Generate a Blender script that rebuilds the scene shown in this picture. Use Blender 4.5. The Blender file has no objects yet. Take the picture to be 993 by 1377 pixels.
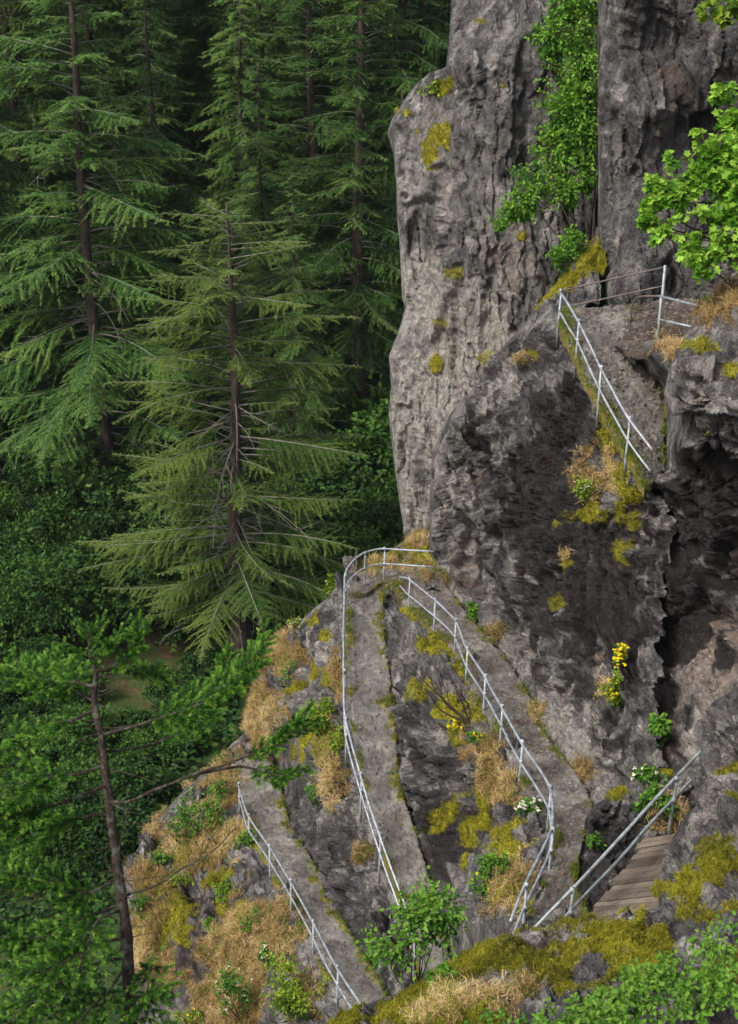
import bpy, math
import numpy as np
R = math.radians
rng = np.random.default_rng(7)
SC = bpy.context.scene
COL = SC.collection
F = 1900.0; TH = R(24); CU, CV = 496.5, 688.5; CAMZ = 32.0
ST, CT = math.sin(TH), math.cos(TH)

# ---------------------------------------------------------------- geometry of the place, surveyed from the viewpoint
def W(u, v, d):
    """a point seen in direction (u, v), d metres ahead of the viewpoint, in world metres"""
    u = np.asarray(u, float); v = np.asarray(v, float); d = np.asarray(d, float)
    a = (u-CU)/F; b = (v-CV)/F
    return np.stack(np.broadcast_arrays(a*d, d*(CT-b*ST), -d*(ST+b*CT)+CAMZ), -1)
def D(v, z):
    """distance of the point at height z (relative to the eye) seen in row v"""
    b = (np.asarray(v, float)-CV)/F
    return -np.asarray(z, float)/(ST+b*CT)
def WZ(u, v, z): return W(u, v, D(v, z))

# ---------------------------------------------------------------- noise
def _h(ix, iy, iz, s=0):
    n = (ix.astype(np.int64)*374761393 + iy.astype(np.int64)*668265263 + iz.astype(np.int64)*2147483647 + s*974634777) & 0xffffffff
    n = ((n ^ (n >> 13))*1274126177) & 0xffffffff
    n = ((n ^ (n >> 15))*2246822519) & 0xffffffff
    return ((n ^ (n >> 16)) & 0xffffff)/float(0xffffff)
def vnoise(p, s=0):
    i = np.floor(p); f = p-i; i = i.astype(np.int64); f = f*f*(3-2*f)
    r = 0
    for dx in (0, 1):
        wx = f[..., 0] if dx else 1-f[..., 0]
        for dy in (0, 1):
            wy = f[..., 1] if dy else 1-f[..., 1]
            for dz in (0, 1):
                wz = f[..., 2] if dz else 1-f[..., 2]
                r = r+wx*wy*wz*_h(i[..., 0]+dx, i[..., 1]+dy, i[..., 2]+dz, s)
    return r*2-1
def fbm(p, o=4, s=0, g=.5):
    r = 0; a = 1
    for k in range(o):
        r = r+a*vnoise(p*(2**k)+k*17.3, s+k); a *= g
    return r
def worley(p, s=0):
    i = np.floor(p).astype(np.int64); f1 = np.full(p.shape[:-1], 9.0); f2 = f1.copy()
    best = np.zeros(p.shape); cid = np.zeros(p.shape, np.int64)
    for dx in (-1, 0, 1):
        for dy in (-1, 0, 1):
            for dz in (-1, 0, 1):
                c = i+np.array([dx, dy, dz])
                x, y, z = c[..., 0], c[..., 1], c[..., 2]
                q = c+np.stack([_h(x, y, z, s), _h(x, y, z, s+1), _h(x, y, z, s+2)], -1)
                dd = ((q-p)**2).sum(-1)
                near = dd < f1
                f2 = np.where(near, f1, np.minimum(f2, dd))
                f1 = np.where(near, dd, f1)
                best = np.where(near[..., None], q, best); cid = np.where(near[..., None], c, cid)
    return np.sqrt(f1), np.sqrt(f2), best, cid
def facet(p, s=0, tilt=1.15, jump=.55, crack=.16):
    """broken-rock relief: every cell is a tilted flat block, with a cleft between blocks"""
    f1, f2, q, c = worley(p, s)
    x, y, z = c[..., 0], c[..., 1], c[..., 2]
    r = np.stack([_h(x, y, z, s+11), _h(x, y, z, s+12), _h(x, y, z, s+13)], -1)-.5
    o = ((p-q)*r).sum(-1)*tilt*2+(_h(x, y, z, s+14)-.5)*jump
    e = np.clip((f2-f1)/.07, 0, 1)
    return o-crack*(1-e)**2
def rotm(ax, az):
    ca, sa, cb, sb = math.cos(ax), math.sin(ax), math.cos(az), math.sin(az)
    Rx = np.array([[1, 0, 0], [0, ca, -sa], [0, sa, ca]]); Ry = np.array([[cb, 0, sb], [0, 1, 0], [-sb, 0, cb]])
    return Rx @ Ry
def smooth(x, a, b):
    t = np.clip((x-a)/(b-a), 0, 1); return t*t*(3-2*t)

# ---------------------------------------------------------------- object helpers
def mesh_np(name, V, faces, mat, parent=None, attrs=None, smooth_shade=False):
    """faces: list of (n,k) index arrays"""
    me = bpy.data.meshes.new(name)
    V = np.asarray(V, np.float32)
    faces = [np.asarray(f, np.int32) for f in faces if len(f)]
    ks = np.concatenate([np.full(len(f), f.shape[1], np.int32) for f in faces])
    idx = np.concatenate([f.ravel() for f in faces])
    me.vertices.add(len(V)); me.vertices.foreach_set('co', V.ravel())
    me.loops.add(len(idx)); me.loops.foreach_set('vertex_index', idx)
    me.polygons.add(len(ks)); me.polygons.foreach_set('loop_start', np.concatenate([[0], np.cumsum(ks)[:-1]]).astype(np.int32))
    if smooth_shade: me.polygons.foreach_set('use_smooth', np.ones(len(ks), bool))
    else: me.polygons.foreach_set('use_smooth', np.zeros(len(ks), bool))
    me.update(calc_edges=True)
    for k, a in (attrs or {}).items():
        a = np.asarray(a, np.float32)
        if a.ndim == 1:
            at = me.attributes.new(k, 'FLOAT', 'POINT'); at.data.foreach_set('value', a)
        else:
            if a.shape[1] == 3: a = np.concatenate([a, np.ones((len(a), 1), np.float32)], 1)
            at = me.attributes.new(k, 'FLOAT_COLOR', 'POINT'); at.data.foreach_set('color', a.ravel())
    me.materials.append(mat)
    o = bpy.data.objects.new(name, me); COL.objects.link(o)
    if parent: o.parent = parent
    return o
def empty(name, loc=(0, 0, 0)):
    o = bpy.data.objects.new(name, None); o.location = loc; o.empty_display_size = .3; COL.objects.link(o); return o
def tag(o, label, cat, group=None, kind=None):
    o['label'] = label
    if cat: o['category'] = cat
    if group: o['group'] = group
    if kind: o['kind'] = kind
    return o
def tube(pts, rad, n=8, cap=True):
    """(verts, [quads, caps]) of a tube through pts"""
    pts = np.asarray(pts, float); m = len(pts); rad = np.broadcast_to(np.asarray(rad, float), (m,))
    t = np.gradient(pts, axis=0); t /= np.linalg.norm(t, axis=1)[:, None]+1e-9
    ref = np.array([0, 0, 1.0]) if abs(t[:, 2]).mean() < .8 else np.array([1.0, 0, 0])
    a = np.cross(t, ref); a /= np.linalg.norm(a, axis=1)[:, None]+1e-9; b = np.cross(t, a)
    th = np.linspace(0, 2*math.pi, n, endpoint=False)
    V = pts[:, None]+rad[:, None, None]*(np.cos(th)[None, :, None]*a[:, None]+np.sin(th)[None, :, None]*b[:, None])
    i = np.arange(m-1)[:, None]*n; j = np.arange(n)[None]; k = (j+1) % n
    Q = np.stack([i+j, i+k, i+n+k, i+n+j], -1).reshape(-1, 4)
    caps = [np.arange(n)[None, ::-1], (np.arange(n)+(m-1)*n)[None]] if cap else []
    return V.reshape(-1, 3), [Q]+caps
def merge(parts):
    """merge [(V, [faces])]"""
    Vs = []; by = {}; o = 0
    for V, fs in parts:
        Vs.append(V)
        for f in fs:
            f = np.asarray(f)
            by.setdefault(f.shape[1], []).append(f+o)
        o += len(V)
    return np.concatenate(Vs), [np.concatenate(x) for x in by.values()]
def catmull(pts, per=8):
    p = np.asarray(pts, float); p = np.concatenate([[2*p[0]-p[1]], p, [2*p[-1]-p[-2]]])
    out = []
    for i in range(1, len(p)-2):
        t = np.linspace(0, 1, per, endpoint=False)[:, None]
        a, b, c, d = p[i-1], p[i], p[i+1], p[i+2]
        out.append(.5*((2*b)+(-a+c)*t+(2*a-5*b+4*c-d)*t**2+(-a+3*b-3*c+d)*t**3))
    out.append(p[-2][None]); return np.concatenate(out)

# ---------------------------------------------------------------- materials
class NT:
    def __init__(s, name):
        s.m = bpy.data.materials.new(name); s.m.use_nodes = True; s.t = s.m.node_tree; s.t.nodes.clear()
        s.out = s.t.nodes.new('ShaderNodeOutputMaterial')
    def n(s, typ, inputs=None, **kw):
        x = s.t.nodes.new(typ)
        for k, v in kw.items(): setattr(x, k, v)
        for k, v in (inputs or {}).items():
            if isinstance(v, tuple) and len(v) == 2 and hasattr(v[0], 'outputs'): s.t.links.new(v[0].outputs[v[1]], x.inputs[k])
            elif hasattr(v, 'outputs'): s.t.links.new(v.outputs[0], x.inputs[k])
            else:
                if isinstance(v, tuple) and len(v) == 3 and x.inputs[k].type == 'RGBA': v = v+(1,)
                x.inputs[k].default_value = v
        return x
    def noise(s, vec, scale, detail=6, rough=.6, dist=0):
        return s.n('ShaderNodeTexNoise', {'Vector': vec, 'Scale': scale, 'Detail': detail, 'Roughness': rough, 'Distortion': dist})
    def ramp(s, fac, stops):
        r = s.n('ShaderNodeValToRGB', {'Fac': fac}); e = r.color_ramp.elements
        while len(e) > 1: e.remove(e[-1])
        e[0].position = stops[0][0]; e[0].color = tuple(stops[0][1])+(1,)
        for p, c in stops[1:]:
            q = e.new(p); q.color = tuple(c)+(1,)
        return r
    def mix(s, fac, a, b, mode='MIX'):
        x = s.n('ShaderNodeMix', data_type='RGBA', blend_type=mode)
        for i, v in ((0, fac), (6, a), (7, b)):
            if isinstance(v, tuple) and hasattr(v[0], 'outputs'): s.t.links.new(v[0].outputs[v[1]], x.inputs[i])
            elif hasattr(v, 'outputs'): s.t.links.new(v.outputs[2 if v.bl_idname == 'ShaderNodeMix' else 0], x.inputs[i])
            else: x.inputs[i].default_value = v if i == 0 else (tuple(v)+(1,))[:4]
        return (x, 2)
    def math(s, op, a, b=0.0, clamp=False):
        x = s.n('ShaderNodeMath', {0: a, 1: b}, operation=op); x.use_clamp = clamp; return x
    def bsdf(s, col, rough=.8, bump=None, bs=.5, bd=.02, spec=.3, metal=0.0, trans=0.0, tcol=None):
        b = s.n('ShaderNodeBsdfPrincipled', {'Base Color': col, 'Roughness': rough, 'Specular IOR Level': spec, 'Metallic': metal})
        if bump is not None:
            bp = s.n('ShaderNodeBump', {'Height': bump, 'Strength': bs, 'Distance': bd}); s.t.links.new(bp.outputs[0], b.inputs['Normal'])
        o = b
        if trans > 0:
            tr = s.n('ShaderNodeBsdfTranslucent', {'Color': tcol or col}); o = s.n('ShaderNodeMixShader', {0: trans, 1: b, 2: tr})
        s.t.links.new(o.outputs[0], s.out.inputs[0]); return s.m

def mat_rock(name='rock'):
    s = NT(name); tc = s.n('ShaderNodeNewGeometry'); P = (tc, 0)
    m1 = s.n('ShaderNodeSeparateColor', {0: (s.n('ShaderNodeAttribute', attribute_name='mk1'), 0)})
    m2 = s.n('ShaderNodeSeparateColor', {0: (s.n('ShaderNodeAttribute', attribute_name='mk2'), 0)})
    st = s.n('ShaderNodeVectorMath', {0: P, 1: (1.4, 1.4, .7)}, operation='MULTIPLY')
    n1 = s.noise(st, .9, 7, .62, .6); n2 = s.noise(P, 7, 8, .7, .3); n3 = s.noise(P, 45, 4, .6)
    base = s.ramp(n1, [(.32, (.065, .065, .068)), (.45, (.135, .133, .134)), (.56, (.21, .205, .20)), (.70, (.33, .32, .305))])
    fine = s.ramp(s.noise(P, 24, 9, .82, .2), [(.32, (.36, .36, .37)), (.5, (.95, .95, .95)), (.66, (1.8, 1.78, 1.74))])
    c = s.mix(.85, (base, 0), (fine, 0), 'MULTIPLY')
    wv = s.n('ShaderNodeVectorMath', {0: st, 1: (s.n('ShaderNodeVectorMath', {0: (s.noise(P, 2.2, 4), 1), 1: (.5, .5, .5)}, operation='MULTIPLY'), 0)}, operation='ADD')
    blk = s.n('ShaderNodeSeparateColor', {0: (s.n('ShaderNodeTexVoronoi', {'Vector': (wv, 0), 'Scale': 1.5}), 1)})
    blk2 = s.n('ShaderNodeSeparateColor', {0: (s.n('ShaderNodeTexVoronoi', {'Vector': (wv, 0), 'Scale': 4.5}), 1)})
    tone = s.math('ADD', s.math('MULTIPLY', blk, .55), s.math('MULTIPLY', blk2, .45))
    c = s.mix(1, c, (s.ramp(tone, [(.2, (.50, .50, .52)), (.5, (.95, .95, .95)), (.8, (1.75, 1.72, 1.68))]), 0), 'MULTIPLY')
    wr = s.ramp(n2, [(.3, (.15, .108, .085)), (.55, (.31, .235, .19)), (.75, (.42, .345, .295))])
    wf = s.math('MULTIPLY', (m2, 0), s.math('ADD', s.ramp(n1, [(.35, (0, 0, 0)), (.6, (1, 1, 1))]), .45, True), True)
    c = s.mix(wf, c, (wr, 0))
    pr = s.ramp(n2, [(.3, (.16, .155, .14)), (.5, (.37, .355, .32)), (.72, (.60, .57, .52))])
    st2 = s.n('ShaderNodeVectorMath', {0: P, 1: (3.6, 3.6, .75)}, operation='MULTIPLY')
    npz = s.noise(st2, 1.1, 7, .65, .8)
    pf = s.math('MULTIPLY', (m1, 2), s.ramp(npz, [(.40, (.25, .25, .25)), (.52, (1, 1, 1))]), True)
    c = s.mix(pf, c, (pr, 0))
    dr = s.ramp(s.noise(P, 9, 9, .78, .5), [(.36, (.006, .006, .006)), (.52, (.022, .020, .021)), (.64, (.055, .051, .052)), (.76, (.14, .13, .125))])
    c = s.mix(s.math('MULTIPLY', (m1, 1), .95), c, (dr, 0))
    # dirt-filled cracks
    ck = s.n('ShaderNodeTexVoronoi', {'Vector': (wv, 0), 'Scale': 1.5}, feature='DISTANCE_TO_EDGE')
    ck2 = s.n('ShaderNodeTexVoronoi', {'Vector': (wv, 0), 'Scale': 4.5}, feature='DISTANCE_TO_EDGE')
    cm = s.ramp(s.noise(P, 1.3, 4), [(.42, (0, 0, 0)), (.6, (1, 1, 1))])
    k1 = s.math('MULTIPLY', s.ramp(ck, [(0, (1, 1, 1)), (.035, (0, 0, 0))]), .6)
    k2 = s.math('MULTIPLY', s.math('MULTIPLY', s.ramp(ck2, [(0, (1, 1, 1)), (.04, (0, 0, 0))]), .34), cm)
    c = s.mix(s.math('MAXIMUM', k1, k2), c, (.018, .016, .016))
    # lichen: pale crusty spots
    vo = s.n('ShaderNodeTexVoronoi', {'Vector': s.n('ShaderNodeVectorMath', {0: P, 1: (s.noise(P, 12, 2), 1)}, operation='ADD'), 'Scale': 6.5})
    lf = s.math('MULTIPLY', s.ramp(vo, [(.13, (1, 1, 1)), (.2, (0, 0, 0))]), s.ramp(s.noise(P, 1.7, 4), [(.45, (0, 0, 0)), (.6, (1, 1, 1))]))
    c = s.mix(s.math('MULTIPLY', lf, .6), c, (.40, .41, .37))
    # fine mineral flecks
    fl = s.ramp(s.noise(P, 95, 2, .5), [(.66, (0, 0, 0)), (.72, (1, 1, 1))])
    c = s.mix(s.math('MULTIPLY', fl, .5), c, (.45, .44, .42))
    # soil, grass litter, moss
    so = s.ramp(n2, [(.3, (.035, .026, .02)), (.55, (.105, .078, .060)), (.8, (.20, .155, .115))])
    c = s.mix((m2, 2), c, (so, 0))
    gr = s.ramp(s.noise(P, 4, 9, .75), [(.32, (.06, .05, .015)), (.42, (.15, .09, .035)), (.52, (.30, .18, .085)), (.62, (.48, .34, .18)), (.7, (.20, .11, .05))])
    c = s.mix((m2, 1), c, (gr, 0))
    mo = s.ramp(s.noise(P, 5, 9, .75), [(.32, (.05, .05, .010)), (.44, (.16, .14, .012)), (.52, (.27, .26, .02)), (.60, (.44, .40, .045)), (.68, (.28, .17, .035)), (.75, (.12, .08, .03))])
    c = s.mix((m1, 0), c, (mo, 0))
    h = s.math('ADD', s.math('MULTIPLY', n2, 1.0), s.math('MULTIPLY', n3, .35))
    vc = s.n('ShaderNodeTexVoronoi', {'Vector': s.n('ShaderNodeVectorMath', {0: P, 1: (s.noise(P, 3, 3), 1)}, operation='ADD'), 'Scale': 3.0}, feature='DISTANCE_TO_EDGE')
    h = s.math('ADD', h, s.math('MULTIPLY', s.ramp(vc, [(0, (0, 0, 0)), (.06, (1, 1, 1))]), .25))
    b3 = s.n('ShaderNodeSeparateColor', {0: (s.n('ShaderNodeTexVoronoi', {'Vector': (wv, 0), 'Scale': 10.0}), 1)})
    h = s.math('ADD', h, s.math('ADD', s.math('MULTIPLY', blk2, .55), s.math('MULTIPLY', b3, .40)))
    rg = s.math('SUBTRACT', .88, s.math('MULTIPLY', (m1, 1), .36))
    return s.bsdf(c, rg, h, 1.0, .12, .2)
def mat_path(name='path_stone'):
    s = NT(name); P = (s.n('ShaderNodeNewGeometry'), 0)
    n1 = s.noise(P, 1.1, 6, .65, .4); n2 = s.noise(P, 9, 8, .72); n3 = s.noise(P, 60, 3)
    vs = s.n('ShaderNodeTexVoronoi', {'Vector': s.n('ShaderNodeVectorMath', {0: P, 1: (s.n('ShaderNodeVectorMath', {0: (s.noise(P, 3, 4), 1), 1: (.3, .3, .3)}, operation='MULTIPLY'), 0)}, operation='ADD'), 'Scale': 2.6})
    c = s.ramp(n1, [(.32, (.105, .098, .088)), (.5, (.190, .184, .168)), (.62, (.30, .295, .27)), (.72, (.21, .175, .145))])
    c = s.mix(1, (c, 0), (s.ramp((s.n('ShaderNodeSeparateColor', {0: (vs, 1)}), 0), [(0, (.84, .84, .84)), (1, (1.18, 1.18, 1.18))]), 0), 'MULTIPLY')
    c = s.mix(.9, c, (s.ramp(n2, [(.32, (.58, .57, .56)), (.5, (.9, .9, .9)), (.7, (1.3, 1.28, 1.26))]), 0), 'MULTIPLY')
    at = s.n('ShaderNodeSeparateColor', {0: (s.n('ShaderNodeAttribute', attribute_name='mk1'), 0)})
    mo = s.ramp(s.noise(P, 14, 5, .7), [(.3, (.08, .09, .012)), (.5, (.22, .20, .03)), (.62, (.30, .19, .06)), (.75, (.40, .30, .14))])
    c = s.mix((at, 0), c, (mo, 0))
    so = s.ramp(n2, [(.3, (.03, .021, .016)), (.55, (.085, .058, .045)), (.8, (.18, .12, .09))])
    c = s.mix((at, 1), c, (so, 0))
    h = s.math('ADD', n2, s.math('MULTIPLY', n3, .4))
    return s.bsdf(c, .85, h, .9, .06, .3)
def mat_metal(name='galvanised_steel', col=(.36, .40, .44), rusty=False):
    s = NT(name); P = (s.n('ShaderNodeNewGeometry'), 0)
    n = s.noise(P, 6, 5, .7)
    lo = tuple(x*.55 for x in col)
    c = s.ramp(n, [(.35, (.10, .075, .06) if rusty else lo), (.5, col), (.7, tuple(min(1, x*1.35) for x in col))])
    ru = s.ramp(s.noise(P, 14, 6, .75), [(.56, (0, 0, 0)), (.64, (1, 1, 1))])
    c = s.mix(s.math('MULTIPLY', ru, .8), (c, 0), (.13, .085, .06))
    return s.bsdf(c, .55, n, .25, .01, .5, .35)
def mat_leaf(name, stops, trans=.3, rough=.55, var=.25):
    """foliage, coloured leaf by leaf from the 'tint' attribute and plant by plant from Object Info"""
    s = NT(name); at = s.n('ShaderNodeAttribute', attribute_name='tint')
    oi = s.n('ShaderNodeObjectInfo')
    f = s.math('ADD', (at, 2), s.math('MULTIPLY', s.math('SUBTRACT', (oi, 5), .5), var), True)
    c = s.ramp(f, stops)
    return s.bsdf((c, 0), rough, trans=trans, spec=.25)
def mat_bark(name, a, b, scale=1.0, moss=None):
    s = NT(name); P = (s.n('ShaderNodeNewGeometry'), 0)
    st = s.n('ShaderNodeVectorMath', {0: P, 1: (6*scale, 6*scale, 1.1*scale)}, operation='MULTIPLY')
    n = s.noise(st, 1.5, 7, .7, .5)
    c = (s.ramp(n, [(.35, a), (.62, b)]), 0)
    if moss:
        c = s.mix(s.ramp(s.noise(P, 2.2*scale, 4), [(.52, (0, 0, 0)), (.6, (.8, .8, .8))]), c, moss)
    return s.bsdf(c, .9, n, .8, .05, .2)
M = {}
M['rock'] = mat_rock(); M['path'] = mat_path()
M['steel'] = mat_metal(); M['old_steel'] = mat_metal('weathered_steel', (.14, .12, .11), True)
M['green_steel'] = mat_metal('painted_steel', (.30, .345, .35))
M['bark'] = mat_bark('fir_bark', (.040, .030, .026), (.125, .095, .080))
M['twig'] = mat_bark('grey_twig', (.10, .095, .08), (.26, .245, .21), 2)
M['dark_twig'] = mat_bark('dark_twig', (.03, .022, .018), (.085, .065, .05), 3)
M['young_bark'] = mat_bark('young_fir_bark', (.022, .016, .013), (.085, .062, .05), 6, (.13, .14, .11))
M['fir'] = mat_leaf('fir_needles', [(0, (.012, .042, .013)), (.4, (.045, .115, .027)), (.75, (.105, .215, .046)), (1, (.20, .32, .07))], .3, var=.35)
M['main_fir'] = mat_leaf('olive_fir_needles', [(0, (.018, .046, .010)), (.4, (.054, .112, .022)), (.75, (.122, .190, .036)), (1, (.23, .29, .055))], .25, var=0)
M['young_fir'] = mat_leaf('young_fir_needles', [(0, (.012, .070, .008)), (.35, (.036, .125, .014)), (.7, (.12, .29, .03)), (1, (.30, .50, .08))], .35, var=0)
M['under'] = mat_leaf('understory_leaves', [(0, (.010, .032, .008)), (.5, (.028, .080, .014)), (1, (.085, .19, .025))], .3, var=.5)
M['green'] = mat_leaf('green_leaves', [(0, (.025, .085, .010)), (.5, (.075, .21, .020)), (1, (.20, .39, .045))], .35, var=.15)
M['bright'] = mat_leaf('bright_leaves', [(0, (.06, .13, .012)), (.5, (.16, .28, .02)), (1, (.34, .42, .05))], .35, var=.1)
M['maple'] = mat_leaf('maple_leaves', [(0, (.045, .15, .012)), (.4, (.13, .32, .022)), (.8, (.30, .52, .06)), (1, (.38, .58, .09))], .35, var=0)
M['grassy'] = mat_leaf('dry_grass_blades', [(0, (.09, .075, .02)), (.28, (.28, .19, .07)), (.6, (.56, .40, .18)), (1, (.78, .64, .38))], .2, .7, 0)
M['greengrass'] = mat_leaf('green_grass_blades', [(0, (.05, .09, .012)), (.5, (.14, .21, .02)), (1, (.30, .34, .05))], .3, .6, 0)
M['mossb'] = mat_leaf('moss_fronds', [(0, (.05, .05, .006)), (.35, (.13, .135, .008)), (.7, (.25, .25, .016)), (1, (.46, .43, .04))], .2, .8, 0)
M['yellow'] = mat_leaf('yellow_petals', [(0, (.62, .45, .01)), (1, (.88, .74, .03))], .2, .6, 0)
M['white'] = mat_leaf('white_petals', [(0, (.55, .55, .42)), (1, (.85, .85, .74))], .2, .6, 0)
# path edges: (u, v) left, (u, v) right, height below the eye
P1 = [(462,800,478,768,-18.0),(490,800,512,766,-18.0),(512,786,545,764,-17.98),(526,785,590,765,-17.95),(538,800,600,786,-17.92),(551,824,614,806,-17.86),(585,851,643,845,-17.66),
      (614,882,670,875,-17.43),(629,920,697,912,-17.2),(654,960,722,962,-16.95),(677,1002,748,1008,-16.7),(701,1052,780,1050,-16.5),(735,1110,795,1088,-16.3),(739,1170,784,1130,-16.15),
      (714,1217,778,1195,-16.1),(690,1262,800,1250,-16.0)]
PC = [(468,786,526,780,-18.02),(467,830,514,815,-18.2),(467,870,518,870,-18.45),(468,920,524,920,-18.75),(472,960,528,962,-19.0),(480,1010,534,1010,-19.4),(492,1060,541,1060,-19.8),
      (503,1100,553,1100,-20.15),(517,1150,568,1150,-20.55),(533,1200,582,1200,-20.95),(548,1250,595,1250,-21.35),(562,1310,606,1300,-21.7)]
PL = [(322,1005,362,1000,-25.0),(322,1045,372,1035,-24.6),(327,1078,378,1060,-24.3),(338,1115,386,1100,-24.0),(363,1172,417,1155,-23.4),(392,1228,447,1215,-22.9),(422,1285,480,1270,-22.5),
      (455,1345,512,1325,-22.2),(485,1395,545,1375,-22.0),(560,1400,600,1330,-21.8)]
PU = [(866,664,893,634,-11.6),(858,646,892,606,-11.4),(841,614,893,580,-11.15),(822,580,890,545,-10.9),(803,546,880,515,-10.6),(785,512,862,488,-10.25),(772,482,848,468,-10.0),
      (757,452,843,452,-9.8),(752,434,850,432,-9.72),(756,418,860,412,-9.7)]
PT = [(838,472,838,400,-9.72),(865,476,865,400,-9.7),(900,482,900,402,-9.68),(945,490,945,405,-9.65),(1000,500,1000,412,-9.6),(1060,510,1060,420,-9.6)]

def _edges():
    out = []
    for T in (P1, PC, PL, PU):
        for a, c_ in ((0, 1), (2, 3)):
            p = catmull([WZ(t[a], t[c_], t[4]) for t in T], 3); out.append(p)
    for T in (PT,): out.append(catmull([WZ(t[0], t[1], t[4]) for t in T], 3))
    return np.concatenate(out).astype(np.float32)
EDGES = _edges()
def joints(P, d, sp_, s, warp=.35):
    """saw-tooth relief of parallel joint planes, broken up block by block"""
    d = np.array(d, float); d /= np.linalg.norm(d)
    _, _, q, c = worley(P/(sp_*2.6)+s*1.7, s)
    k = _h(c[..., 0], c[..., 1], c[..., 2], s+5)
    x = P@d/sp_*(.7+.6*k)+k*7+fbm(P/sp_*.7, 3, s+9)*warp+fbm(P/sp_*4, 2, s+3)*.05
    i = np.floor(x); f = x-i; a = .35+_h(i.astype(np.int64), c[..., 0], c[..., 2], s+7)
    return (f-.5)*a*(.3+k)
def near_path(P):
    X = P.reshape(-1, 3).astype(np.float32); r = np.empty(len(X), np.float32); e2 = (EDGES**2).sum(1)
    for i in range(0, len(X), 40000):
        q = X[i:i+40000]; r[i:i+40000] = np.sqrt(np.maximum(0, ((q**2).sum(1)[:, None]+e2[None]-2*q@EDGES.T).min(1)))
    return r.reshape(P.shape[:-1])
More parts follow.
